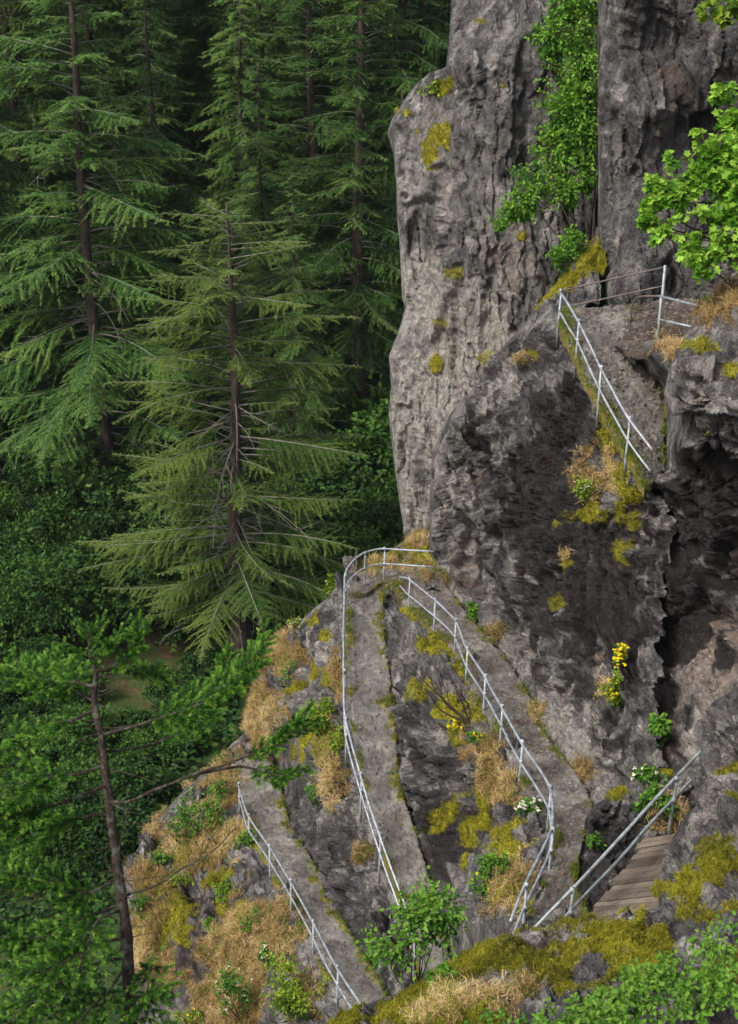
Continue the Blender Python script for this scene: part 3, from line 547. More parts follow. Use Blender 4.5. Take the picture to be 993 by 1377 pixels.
# --- rocks right of the boardwalk
c = [(948,960,25.0),(940,1030,24.3),(938,1080,23.7),(905,1120,23.6),(890,1180,22.7),(888,1235,22.4),(1005,960,23.6),(1005,1080,22.5),(1000,1250,20.7),(1000,1160,21.4),(1090,1000,22)]
o = patch('boardwalk_boulders', [(925,990),(945,958),(965,948),(1000,942),(1030,940),(1080,938),(1105,916),(1150,894),(1180,887),(1215,886),(1280,892)], [(925,1090),(1280,1090)], (925, 1280), c, rl=12, rt=10, rd=.6, rot=(.2,.5), sizes=(1.0,.4,.16), amps=(.30,.17,.075), seed=13, step=1.6, mossup=.06, down=2,
      blobs=[('pale',965,1000,26,60,10,.45),('moss',975,1035,20,8,-30),('moss',990,1075,20,8,0,.8),('moss',955,1130,20,6,-20,.7),('moss',903,1195,20,18,-20),('moss',965,1165,44,18,-20),('dark',960,1090,40,26,0,.35),('moss',975,1215,40,16)])
tag(o, 'grey boulders with moss on the right of the boardwalk', None, kind='structure')

c = [(1050,-170,34.8),(1050,200,34.6),(1050,380,33),(1050,470,27.2),(1050,800,28),(1050,1000,25.2),(1050,1150,22.5),(1050,1300,18),(1050,1500,13.2),(1500,-170,32),(1500,400,28),(1500,900,22),(1500,1500,12.5),(2200,-170,28),(2200,700,21),(2200,1500,12)]
o = patch('cliff_wall', [(-170,1050),(1520,1050)], [(-170,2200),(1520,2200)], (-170, 1520), c, step=7, seed=15, sizes=(3,1.2,.5), blobs=[('moss',1300,1200,120,60,-20),('grass',1200,1000,80,40,-20),('dark',1300,500,200,300,0,.6)])
tag(o, 'rough grey cliff wall carrying on to the right of the boardwalk', None, kind='structure')
slab('stone_path', P1, 'dark stone path descending from the boardwalk to the hairpin', seed=1, mossw=(.06,.05), soil=.35)
slab('stone_path', PC, 'narrow stone path running straight down the middle below the hairpin', seed=2, mossw=(.02,.13))
slab('stone_path', PL, 'lowest stone path on the left slope', seed=3, mossw=(.03,.12))
slab('stone_path', PU, 'upper path climbing to the landing under the tower', seed=4, mossw=(.26,.05), soil=.22, bump=.035, thick=.12)
slab('path_landing', PT, 'landing of trodden reddish earth below the tower', seed=5, soil=.9, mossw=(0,0), rag=.1, bump=.025, thick=.12)

# ground of the forest
def ground_z(x, y):
    z = -31-.012*np.clip(y-30, 0, 60)*3+smooth(y, 92, 260)*42+np.clip(y-260, 0, 1e4)*.18
    z = z+np.clip(x-12, 0, 60)*.12
    return z+CAMZ
def make_ground():
    ys = np.concatenate([np.linspace(-20, 110, 200), np.geomspace(111, 900, 90)]); xs = np.linspace(-1, 1, 220)
    X = xs[None]*(60+ys[:, None].clip(0)*.9); Y = np.broadcast_to(ys[:, None], X.shape)
    Z = ground_z(X, Y); P = np.stack([X, Y, Z], -1)
    P[..., 2] += .5*fbm(P*.15, 4, 3)+.12*fbm(P*.9, 3, 4)+smooth(Y, 120, 300)*4*fbm(P*.02, 3, 9)
    r_, c_ = X.shape; i = np.arange(r_-1)[:, None]*c_+np.arange(c_-1)[None]
    s = NT('forest_floor'); Pn = (s.n('ShaderNodeNewGeometry'), 0)
    c = s.ramp(s.noise(Pn, .5, 8, .7), [(.35, (.018, .040, .010)), (.5, (.045, .085, .018)), (.6, (.09, .075, .03)), (.7, (.16, .10, .06))])
    m = s.bsdf((c, 0), .95, s.noise(Pn, 4, 6), 1, .2)
    o = mesh_np('ground', P.reshape(-1, 3), [np.stack([i, i+1, i+c_+1, i+c_], -1).reshape(-1, 4)], m, smooth_shade=True)
    tag(o, 'shaded forest floor of brown litter and low green growth', None, kind='structure')
make_ground()
# ---------------------------------------------------------------- railings
def rail_thing(label, bases, hs=.93, r=.027, lower=.5, mat='steel', post_mat=None, posts=None, group=None, sag=.0, ext=None):
    """bases: (u, v, z) of post feet; top and lower rail follow them"""
    B = np.array([WZ(*b[:3]) for b in bases]); hs = np.broadcast_to(np.asarray(hs, float), (len(B),))
    e = empty('handrail', tuple(B.mean(0))); tag(e, label, 'railing', group)
    off = B.mean(0)
    T = B+np.array([0, 0, 1.0])*hs[:, None]
    Lw = B+np.array([0, 0, 1.0])*(hs*lower)[:, None]
    def wob(pts, s):
        c = catmull(pts, 5) if len(pts) > 2 else np.linspace(pts[0], pts[-1], 8)
        c = c*.6+np.stack([np.interp(np.linspace(0, len(pts)-1, len(c)), range(len(pts)), pts[:, k]) for k in range(3)], 1)*.4 if len(pts) > 2 else c
        j = np.stack([fbm(c*1.1, 2, s), fbm(c*1.1, 2, s+1), fbm(c*1.1, 2, s+2)], -1)*.012
        return c+j
    V, f = tube(wob(T, 3)-off, r, 10); mesh_np('top_rail', V, f, M[mat], e, smooth_shade=True)
    V, f = tube(wob(Lw, 13)-off, r*.92, 10); mesh_np('lower_rail', V, f, M[mat], e, smooth_shade=True)
    for i, b in enumerate(B):
        if posts is not None and i not in posts: continue
        tilt = (rng.random(3)-.5)*.03; tilt[2] = 0
        off2 = np.array([0.035, 0, 0])
        pts = np.array([b-[0, 0, .45], b+off2*.2, T[i]+tilt+off2+[0, 0, .03]])-off
        V, f = tube(pts, r*.95, 10)
        # clamp collars where the rails cross
        cl = [tube(np.array([q-[0, 0, .05], q+[0, 0, .05]])-off+off2*.8, r*1.35, 10) for q in (T[i], Lw[i])]
        V, f = merge([(V, f)]+cl)
        mesh_np('post', V, f, M[post_mat or mat], e, smooth_shade=True)
    return e
rail_thing('long pipe railing on the left edge of the centre path, curving round the hairpin',
  [(583,782,-17.85),(516,778,-17.9),(490,784,-17.93),(474,796,-18.0),(464,815,-18.12),(463,880,-18.45),(463,945,-18.85),(465,1010,-19.3),(485,1085,-19.85),(510,1167,-20.5),(544,1262,-21.25),(556,1310,-21.5)], posts=[1,2,4,6,7,8,9,10,11])
rail_thing('pipe railing with bent joints along the left edge of the right-hand path',
  [(538,800,-18.0),(549,820,-17.95),(583,849,-17.7),(611,878,-17.5),(626,918,-17.25),(650,957,-17.02),(672,1000,-16.78),(698,1050,-16.55),(736,1113,-16.33),(738,1172,-16.2),(703,1250,-16.1),(684,1300,-16.1)], hs=[.55]+[.93]*11, posts=[1,2,3,4,5,6,7,8,9,10])
rail_thing('straight pipe railing on the outer edge of the lowest path',
  [(322,1090,-24.3),(335,1134,-23.9),(363,1177,-23.4),(391,1225,-22.9),(421,1282,-22.5),(453,1345,-22.2),(490,1404,-21.95)])
rail_thing('thick near railing sloping up beside the wooden boardwalk', [(680,1345,-16.6),(763,1258,-15.85),(832,1184,-15.4),(901,1107,-15.0),(940,1066,-14.85)], posts=[1,3], r=.03, lower=.52, mat='green_steel')
rail_thing('sloping railing on the outer edge of the upper path', [(750,442,-9.8),(774,484,-10.02),(804,548,-10.6),(841,618,-11.2),(873,662,-11.6)], posts=[0,1,2,3])
# railing behind the landing
e = empty('handrail', tuple(WZ(820, 440, -9.7))); off = np.array(e.location); tag(e, 'dark thin railing crossing in front of the tower behind the landing', 'railing')
a, b = WZ(751, 442, -9.8), WZ(886, 457, -9.7)
for nm, h0, h1 in (('top_rail', .93, 1.72), ('lower_rail', .5, 1.28)):
    V, f = tube(np.linspace(a+[0, 0, h0], b+[0, 0, h1], 9)-off, .02, 8); mesh_np(nm, V, f, M['old_steel'], e, smooth_shade=True)
V, f = tube(np.array([b-[0, 0, .4], b+[0, 0, 1.76]])-off, .034, 10); mesh_np('post', V, f, M['green_steel'], e, smooth_shade=True)
e = empty('handrail', tuple(WZ(900, 460, -9.7))); off = np.array(e.location); tag(e, 'bent pipe barrier at the back of the landing with one rounded end', 'railing')
p0, p1, p2 = WZ(847, 449, -9.7), WZ(882, 462, -9.7), WZ(934, 470, -9.55)
up = np.array([0, 0, 1.0])
V, f = tube(catmull(np.array([p0-up*.3, p0+up*.5, p0+up*.78+(p1-p0)*.05, p0+up*.96+(p1-p0)*.3, p1+up*1.12]), 8)-off, .028, 10); mesh_np('bent_rail', V, f, M['old_steel'], e, smooth_shade=True)
p3 = WZ(965, 478, -9.5)
V, f = tube(np.array([p1+up*1.12, p2+up*1.0, p3+up*.95])-off, .03, 10); mesh_np('top_rail', V, f, M['green_steel'], e, smooth_shade=True)
V, f = tube(np.array([p1+up*.58, p2+up*.5])-off, .028, 10); mesh_np('lower_rail', V, f, M['green_steel'], e, smooth_shade=True)
for q, hh in ((p1, 1.14), (p2, 1.02)):
    V, f = tube(np.array([q-up*.3+[.03, -.03, 0], q+up*hh+[.03, -.03, 0]])-off, .032, 10); mesh_np('post', V, f, M['green_steel'], e, smooth_shade=True)

# ---------------------------------------------------------------- boardwalk
def boardwalk():
    s = NT('weathered_planks'); at = s.n('ShaderNodeAttribute', attribute_name='tint')
    tc = s.n('ShaderNodeNewGeometry'); rm = s.n('ShaderNodeVectorRotate', {'Vector': (tc, 0), 'Angle': R(-28)}, rotation_type='Z_AXIS')
    st = s.n('ShaderNodeVectorMath', {0: rm, 1: (2.0, 26, 26)}, operation='MULTIPLY')
    n = s.noise(st, 1.2, 8, .7, .6)
    c = s.mix(.8, (s.ramp((at, 2), [(0, (.070, .056, .044)), (.5, (.130, .108, .086)), (1, (.205, .175, .142))]), 0), (s.ramp(n, [(.3, (.4, .38, .36)), (.52, (1, 1, 1)), (.7, (1.4, 1.35, 1.3))]), 0), 'MULTIPLY')
    mt = s.bsdf(c, .75, n, .7, .02, .35)
    A, B2 = WZ(778, 1250, -15.86), WZ(905, 1240, -15.8); C2, D2 = WZ(868, 1128, -15.25), WZ(955, 1112, -15.2)
    e = empty('boardwalk', tuple((A+B2+C2+D2)/4)); off = np.array(e.location)
    tag(e, 'brown weathered plank boardwalk ramp behind the near railing', 'boardwalk')
    parts = []; tint = []; N = 17
    for i in range(N):
        t0, t1 = i/N, (i+.93)/N
        sk = .012*(rng.random(4)-.5)
        q = [A+(C2-A)*(t0+sk[0]), B2+(D2-B2)*(t0+sk[1]), B2+(D2-B2)*(t1+sk[2]), A+(C2-A)*(t1+sk[3])]
        ex = (rng.random()-.5)*.1; across = (B2-A)/np.linalg.norm(B2-A); q[0] = q[0]+across*ex; q[3] = q[3]+across*ex
        z = (rng.random()-.5)*.012
        top = np.array(q)-off+[0, 0, z]; bot = top-[0, 0, .05]
        V = np.concatenate([top, bot]); cn = top.mean(0); ins = cn+(top-cn)*.985; ins[:, 2] += .006
        V = np.concatenate([V, ins])
        f = [np.array([[8, 9, 10, 11], [0, 1, 9, 8], [1, 2, 10, 9], [2, 3, 11, 10], [3, 0, 8, 11], [0, 4, 5, 1], [1, 5, 6, 2], [2, 6, 7, 3], [3, 7, 4, 0], [4, 7, 6, 5]])]
        parts.append((V, f)); tint.append(np.full(12, rng.random()))
    V, f = merge(parts); t = np.concatenate(tint)
    mesh_np('planks', V, f, mt, e, attrs={'tint': np.stack([t, t, t], 1)})
    for k in (.12, .88):
        a = A+(B2-A)*k-[0, 0, .15]; b = C2+(D2-C2)*k-[0, 0, .15]
        d = b-a; sx = np.array([.05, 0, 0]); sz = np.array([0, 0, .08])
        V = np.array([a-sx-sz, a+sx-sz, a+sx+sz, a-sx+sz, b-sx-sz, b+sx-sz, b+sx+sz, b-sx+sz])-off
        mesh_np('beam', V, [np.array([[0, 1, 2, 3], [7, 6, 5, 4], [0, 4, 5, 1], [1, 5, 6, 2], [2, 6, 7, 3], [3, 7, 4, 0]])], mt, e, attrs={'tint': np.full((8, 3), .2)})
boardwalk()
# ---------------------------------------------------------------- plants
def norm(x): return x/(np.linalg.norm(x, axis=-1)[..., None]+1e-9)
LEAF = {'oval': (np.array([(0, 0), (.35, .28), (.75, .22), (1, 0), (.75, -.22), (.35, -.28)], float), np.array([(0, 1, 2, 3), (0, 3, 4, 5)])),
        'lobed': (np.array([(0, 0), (.15, .5), (.42, .3), (.6, .62), (.7, .25), (1.0, 0), (.7, -.25), (.6, -.62), (.42, -.3), (.15, -.5)], float),
                  np.array([(0, 1, 2, 5), (2, 3, 4, 5), (0, 5, 8, 9), (5, 6, 7, 8)])),
        'tri': (np.array([(0, .18), (1, 0), (0, -.18)], float), np.array([(0, 1, 2)]))}
def leaves(pos, dirs, size, shape='oval', up=.6, r=rng, fold=.25, width=1.0):
    """one blade per position, pointing along dirs, faces turned mostly skyward"""
    n = len(pos); T, Fc = LEAF[shape]
    d = norm(dirs); nn = norm((r.random((n, 3))-.5)*2*(1-up)+np.array([0, -.25, 1])*up)
    b = norm(np.cross(nn, d)); nn = np.cross(d, b)
    s = np.broadcast_to(np.asarray(size, float), (n,))[:, None, None]
    V = pos[:, None]+s*(T[None, :, 0, None]*d[:, None]+width*T[None, :, 1, None]*b[:, None]+fold*np.abs(T[None, :, 1, None])*nn[:, None]-.18*(T[None, :, 0, None]**2)*np.array([0, 0, 1.0]))
    k = len(T); Fi = (np.arange(n)[:, None, None]*k+Fc[None]).reshape(-1, Fc.shape[1])
    return V.reshape(-1, 3), Fi, k
def tint3(t): return np.stack([t, t, t], 1)
def ellip(c, rad, n, r, shell=.55):
    x = norm(r.normal(size=(n, 3))); q = (shell+(1-shell)*r.random(n))[:, None]**1.0
    return np.asarray(c)+x*np.asarray(rad)*q, x
def leafy(name, base, blobs, n, size, mat, label, cat, shape='oval', stem_mat='dark_twig', group=None, up=.5, flowers=None, seed=0, clump=5, spread=.16, stems=None, gaps=.35, stem_r=.012, tbias=0.0):
    """a broadleaved plant: stems from the base into each clump, leaves in sprigs through the clumps' volume"""
    r = np.random.default_rng(seed+100); base = np.asarray(base, float)
    e = empty(name, tuple(base)); tag(e, label, cat, group)
    vol = np.array([b[3]*b[4]*b[5] if len(b) > 5 else b[3]**2*b[4] for b in blobs])**.7; vol /= vol.sum()
    P = []; Dd = []; T = []
    for b, k in zip(blobs, vol):
        c = np.array(b[:3]); rad = np.array([b[3], b[5] if len(b) > 5 else b[3], b[4]]); m = max(3, int(n*k/clump))
        q, x = ellip(c, rad, m, r, .25)
        keep = fbm((q+seed)*1.1/np.mean(rad), 3, 7) > -gaps; q, x = q[keep], x[keep]
        q = np.repeat(q, clump, 0)+r.normal(size=(len(q)*clump, 3))*spread*np.mean(rad)*.55; x = np.repeat(x, clump, 0)
        P.append(q); Dd.append(norm(x+r.normal(size=q.shape)*.7+np.array([0, 0, -.1])))
        T.append(np.clip(.38+.28*x[:, 2]+r.normal(size=len(q))*.16+.25*fbm(q*2, 2, 3)+tbias, 0, 1))
    sprigs = []
    for b, k in zip(blobs, vol):      # sprigs that break the outline
        for _ in range(int(np.clip(n*k/clump*.08, 2, 40))):
            c = np.array(b[:3]); x = norm(r.normal(size=3)+np.array([0, 0, .5])); rad = np.array([b[3], b[5] if len(b) > 5 else b[3], b[4]])
            a = c+x*rad*.7; Ls = np.mean(rad)*(.5+.6*r.random()); m = max(5, int(Ls/size*2.2)); tt = np.linspace(0, 1, m)[:, None]
            q = a+x*Ls*tt-np.array([0, 0, .25])*Ls*tt**2; sprigs.append(tube(q, np.linspace(.006, .002, m), 3, False))
            sd = norm(np.cross(x, r.normal(size=3)))*np.where(np.arange(m) % 2, 1, -1)[:, None]
            P.append(q); Dd.append(norm(sd+x*.6+r.normal(size=q.shape)*.3)); T.append(np.clip(.5+.25*tt[:, 0]+.12*r.normal(size=m)+tbias, 0, 1))
    P = np.concatenate(P); Dd = np.concatenate(Dd); T = np.concatenate(T)
    V, Fi, k = leaves(P, Dd, size*(.65+.7*r.random(len(P))), shape, up, r)
    mesh_np('foliage', V-base, [Fi], M[mat], e, attrs={'tint': tint3(np.repeat(T, k))})
    parts = sprigs
    for b in (stems or blobs):
        c = np.array(b[:3])
        for _ in range(2):
            tip = c+r.normal(size=3)*b[3]*.45; mid = base*.5+tip*.5+r.normal(size=3)*.12*np.linalg.norm(tip-base)
            parts.append(tube(catmull([base, mid, tip], 5), np.linspace(stem_r, stem_r*.35, 11), 5, False))
    V, f = merge(parts); mesh_np('stem', V-base, f, M[stem_mat], e)
    if flowers:
        fm, fn, fs = flowers; i = r.choice(len(P), fn); q = P[i]+np.array([0, -.04, .10])*size*3+r.normal(size=(fn, 3))*size*.6
        for q1 in q:      # every bloom is a part of its own
            dd = r.normal(size=(6, 3)); dd[:, 2] *= .25; tq = r.random()
            V, Fi, k = leaves(np.repeat(q1[None], 6, 0), dd, fs, 'oval', .8, r, .1)
            mesh_np('flower', V-base, [Fi], M[fm], e, attrs={'tint': np.full((len(V), 3), tq)})
    return e

def spray_tris(P, dirs, size, r, width=.30):
    V, Fi, k = leaves(P, dirs, size, 'tri', .75, r, 0, width/.36)
    return V, Fi
def conifer(name, H, seed, nb=150, crown=.12, Rm=4.2, mat='fir', tw=.55, droop=.25, dens=1.0, upturn=.35, r0=.3, lean=(0, 0), gap=.15, tl=.17, tb=0.0, barebits=14, prof=.75, bark='bark', face=0.0):
    """a fir: leaning tapered trunk, limbs in uneven tiers, flat sprays of needle twigs along each limb"""
    r = np.random.default_rng(seed)
    e = empty(name, (0, 0, 0))
    zz = np.linspace(0, 1, 26)
    def axis(t): return np.stack([lean[0]*t**1.0+.012*H*np.sin(t*7+seed)*.35, lean[1]*t+.01*H*np.cos(t*6+seed)*.3, t*H], -1)
    rad = r0*(1-zz*.93)*(1+.35*np.exp(-zz*H/1.0))
    V, f = tube(axis(zz), rad, 10); V = V+fbm(V*2.2, 3, 5)[:, None]*.05*np.array([1, 1, 0])
    mesh_np('trunk', V, f, M[bark], e, smooth_shade=True)
    wood = []; P = []; Dr = []; S = []; T = []
    for i in range(nb):
        t = crown+(1-crown)*(i+r.random()*.8)/nb
        az = i*2.399+r.random()*1.2; out = np.array([math.cos(az), math.sin(az), 0])
        k = (1-t)/(1-crown)
        if out[1] < -.62 and r.random() < face: continue
        L = Rm*(min(1, (k*1.15+.05))**prof)*(.62+.55*r.random())*(1-.3*max(0, (t-crown) < .08))
        if r.random() < gap: L *= .45
        a = upturn*(.3+1.2*t)+r.normal()*.10; dr = droop*(1.6-t)*(.7+.6*r.random())
        s = np.linspace(0, 1, 9)[:, None]
        side = np.cross(out, [0, 0, 1.0]); bend = r.normal()*.26
        C = axis(np.array([t]))[0]+L*(out*s*(1-.08*s)+side*bend*s*s+np.array([0, 0, 1.0])*(a*s-dr*1.7*s*s+dr*.75*s**3))
        rb = (.008+.0062*L)*(1-s[:, 0]*.85)
        wood.append(tube(C, rb, 4, False))
        nt_ = max(5, int(L/.19*dens)); ss = np.linspace(.14+.12*r.random(), 1, nt_); cc = np.stack([np.interp(ss, s[:, 0], C[:, q]) for q in range(3)], 1)
        tg = norm(np.gradient(cc, axis=0))
        for sgn in (-1, 1):
            tl_ = L*.36*np.sin(np.clip(ss*1.15, 0, 1)*math.pi*.93+.1).clip(.12)*(.35+.95*r.random(nt_))*tw/.55
            td = norm(tg*.75+sgn*side*(.75+.2*r.random((nt_, 1)))+np.array([0, 0, -.12])+r.normal(size=(nt_, 3))*.26)
            m = np.maximum(2, (tl_/(tl*.42)).astype(int))
            idx = np.repeat(np.arange(nt_), m); j = np.concatenate([(np.arange(q)+.5)/q for q in m])
            base = cc[idx]+td[idx]*(j*tl_[idx])[:, None]-np.array([0, 0, 1.0])*(.22*tl_[idx]*j*j)[:, None]
            for g2 in (-1, 1):
                sd2 = np.cross(td[idx], [0, 0, 1.0])
                dd = norm(td[idx]*.8+g2*sd2*(.55+.3*r.random((len(idx), 1)))+r.normal(size=(len(idx), 3))*.22)
                P.append(base); Dr.append(dd); S.append(tl*(1.15-.5*j)*(.6+.8*r.random(len(idx))))
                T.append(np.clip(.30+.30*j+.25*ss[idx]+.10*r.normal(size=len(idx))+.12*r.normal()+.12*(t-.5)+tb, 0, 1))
    for _ in range(barebits):   # dead bare limbs low in the crown
        t = crown*.5+r.random()*.55; az = r.random()*6.28; out = np.array([math.cos(az), math.sin(az), 0]); L = Rm*(.25+.35*r.random())
        s = np.linspace(0, 1, 6)[:, None]; C = axis(np.array([t]))[0]+L*(out*s+np.array([0, 0, 1.0])*(-.1*s-.25*s*s)+r.normal(size=3)*.12*s*s)
        wood.append(tube(C, (.035)*(1-s[:, 0]*.8), 4, False))
        for q in range(4):
            k0 = r.integers(2, 5); wood.append(tube(np.array([C[k0], C[k0]+r.normal(size=3)*L*.13+out*L*.15]), [.014, .004], 3, False))
    V, f = merge(wood); mesh_np('limbs', V, f, M['twig'], e)
    P = np.concatenate(P); Dr = np.concatenate(Dr); S = np.concatenate(S); T = np.concatenate(T)
    V, Fi = spray_tris(P, Dr, S, r)
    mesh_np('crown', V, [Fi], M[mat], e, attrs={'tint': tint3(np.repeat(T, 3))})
    return e
def copy_tree(o):
    c = o.copy(); COL.objects.link(c)
    for ch in list(o.children):
        d = ch.copy(); COL.objects.link(d); d.parent = c
    return c
USED = set()
def put(o, loc, rz, sc, label, cat, group=None, sx=None):
    c = o if o.name not in USED else copy_tree(o)
    USED.add(o.name)
    c.location = loc; c.rotation_euler = (0, 0, rz); c.scale = (sx or sc, sx or sc, sc); tag(c, label, cat, group); return c
def gnd(u, v, d=None, y=None):
    """forest-floor point straight below direction u at distance d"""
    p = W(u, 688, d); x, y = p[0], p[1]
    return np.array([x, y, float(ground_z(np.array(x), np.array(y)))-.3])

# the olive fir in the middle
mf = conifer('fir_tree', 21.0, 3, nb=280, crown=.11, Rm=6.4, mat='main_fir', droop=.08, dens=1.5, upturn=.12, r0=.43, lean=(.25, 0), gap=.30, tl=.105, tw=.36, barebits=70, prof=.38, tb=.02, face=.6)
g = W(322, 868, 62.0); g[2] = ground_z(g[0], g[1])-.2
p_top = W(298, 218, 62.0)
mf.location = tuple(W(324, 880, 62)); k = (p_top[2]-mf.location[2])/21.0; mf.scale = (.98, .98, k)
tag(mf, 'olive green fir with open layered branches and its whole trunk in view', 'fir tree')
USED.add(mf.name)
# prototypes of the dark firs
PA = conifer('fir_tree', 40.0, 11, nb=290, crown=.14, Rm=6.2, mat='fir', droop=.42, dens=1.45, upturn=.22, r0=.50, gap=.2, tl=.165, tw=.42, barebits=26, prof=.55)
PB = conifer('fir_tree', 38.0, 12, nb=320, crown=.08, Rm=5.2, mat='fir', droop=.30, dens=1.45, upturn=.34, r0=.46, gap=.15, tl=.165, tw=.42, barebits=14, prof=.6, tb=.08)
PCn = conifer('fir_tree', 30.0, 13, nb=270, crown=.05, Rm=5.0, mat='fir', droop=.5, dens=1.45, upturn=.18, r0=.38, gap=.25, tl=.165, tw=.42, barebits=20, prof=.6, tb=.02)
PD = conifer('fir_tree', 36.0, 14, nb=260, crown=.10, Rm=6.8, mat='fir', droop=.22, dens=1.3, upturn=.20, r0=.45, gap=.35, tl=.20, tw=.45, barebits=60, prof=.5, tb=.06, face=.3)
near = [  # u, distance, prototype, height scale, label
 (150, 76, PD, 1.0, 'tall fir with long bare grey limbs along its upper trunk, at left'),
 (238, 82, PCn, .98, 'slender fir just behind the left shoulder of the olive fir'),
 (486, 84, PB, 1.05, 'big fir next to the rock pillar, its grey trunk showing near the top'),
 (430, 92, PB, 1.0, 'fir leaning into the gap between the big fir and the dark firs'),
 (12, 80, PA, .92, 'dark fir at the left edge of the photo with a bare lower trunk'),
 (70, 92, PB, 1.02, 'dense fir behind the bare limbed one on its left'),
 (235, 98, PB, 1.15, 'tallest dense fir behind the slender one'),
 (330, 104, PA, 1.2, 'very dark fir in the deep shade of the forest centre'),
 (365, 88, PCn, .80, 'shorter drooping fir behind the right side of the olive fir'),
 (555, 96, PB, 1.08, 'fir half hidden by the edge of the rock pillar'),
 (402, 77, PCn, .66, 'short bushy fir between the olive fir and the rock pillar'),
 (345, 94, PCn, 1.0, 'drooping fir in the shade right behind the top of the olive fir'),
 (455, 100, PCn, 1.0, 'drooping fir in the dark gap behind the big fir'),
 (190, 90, PCn, .8, 'half height drooping fir between the two tall firs on the left'),
 (-60, 88, PCn, 1.1, 'fir cut by the left edge behind the young fir'),
]
for i, (u, d, pr, hs, lab) in enumerate(near):
    put(pr, tuple(gnd(u, 0, d)), i*1.7, hs, lab, 'fir tree')
rr = np.random.default_rng(5)
for i in range(64):
    row = i % 4; d = [106, 122, 144, 172][row]+rr.random()*12
    u = -260+((i//4)/15.0)*1000+rr.normal()*22+row*26
    if u > 640: u = 100+rr.random()*400
    put([PA, PB, PCn, PD][int(rr.integers(0, 4))], tuple(gnd(u, 0, d)), rr.random()*6.28, .85+.35*rr.random(), 'dark fir in the closed forest behind the nearer trees', 'fir tree', 'firs of the far forest')
for i in range(16):
    u = -40+i*42+rr.normal()*12; put([PB, PCn, PA][i % 3], tuple(gnd(u, 0, 94+rr.random()*14)), rr.random()*6.28, (.6+.5*rr.random())*(1.25 if i % 3 == 0 else 1), 'dark fir in the closed forest behind the nearer trees', 'fir tree', 'firs of the far forest')
for i in range(50):
    d = 205+rr.random()*160; u = -150+rr.random()*900
    put([PA, PB, PCn][int(rr.integers(0, 3))], tuple(gnd(u, 0, d)), rr.random()*6.28, .8+.4*rr.random(), 'hazy fir on the far slope, seen through gaps at the top', 'fir tree', 'firs of the far slope')

# understory
def bush_proto(seed, w, h, n, size, mat, name='shrub'):
    r = np.random.default_rng(seed); bl = []
    for _ in range(9):
        a = r.random()*6.28; q = r.random()**.6*w*.7
        bl.append((math.cos(a)*q, math.sin(a)*q, h*(.3+.6*r.random())*(1-.3*q/w), w*(.25+.2*r.random()), h*(.14+.12*r.random())))
    return leafy(name, (0, 0, 0), bl, n, size, mat, '', 'shrub', 'oval', seed=seed, clump=6, spread=.22, gaps=.2)
S1 = bush_proto(1, 2.4, 3.2, 5200, .20, 'under'); S2 = bush_proto(2, 3.0, 5.5, 6500, .21, 'under'); S3 = bush_proto(3, 1.6, 1.4, 3000, .15, 'under')
spots = [(500, 72, S2, 1.35), (455, 68, S2, 1.0), (400, 70, S2, 1.1), (530, 76, S2, 1.6), (240, 74, S2, 1.2), (95, 70, S2, 1.0), (60, 66, S1, 1.1), (445, 60, S1, 1.0), (370, 66, S2, .9)]
for i in range(120):
    v = 600+rr.random()**1.2*330; u = -60+rr.random()*660
    d = float(D(v, -31.5-(rr.random()*1.0))); d = min(max(d, 46), 96)
    spots.append((u, d, [S1, S2, S3, S1][int(rr.integers(0, 4))], .7+.6*rr.random()))
for i in range(60):
    v = 930+rr.random()*430; u = -60+rr.random()*(330-(v-930)*.25); spots.append((u, float(D(v, -31)), [S3, S1, S3][int(rr.integers(0, 3))], .5+.4*rr.random()))
for (u, d, pr, sc) in spots:
    p = gnd(u, 0, d); p[2] += .25
    put(pr, tuple(p), rr.random()*6.28, sc, 'leafy green shrub in the shaded undergrowth of the forest floor', 'shrub', 'shrubs of the undergrowth')

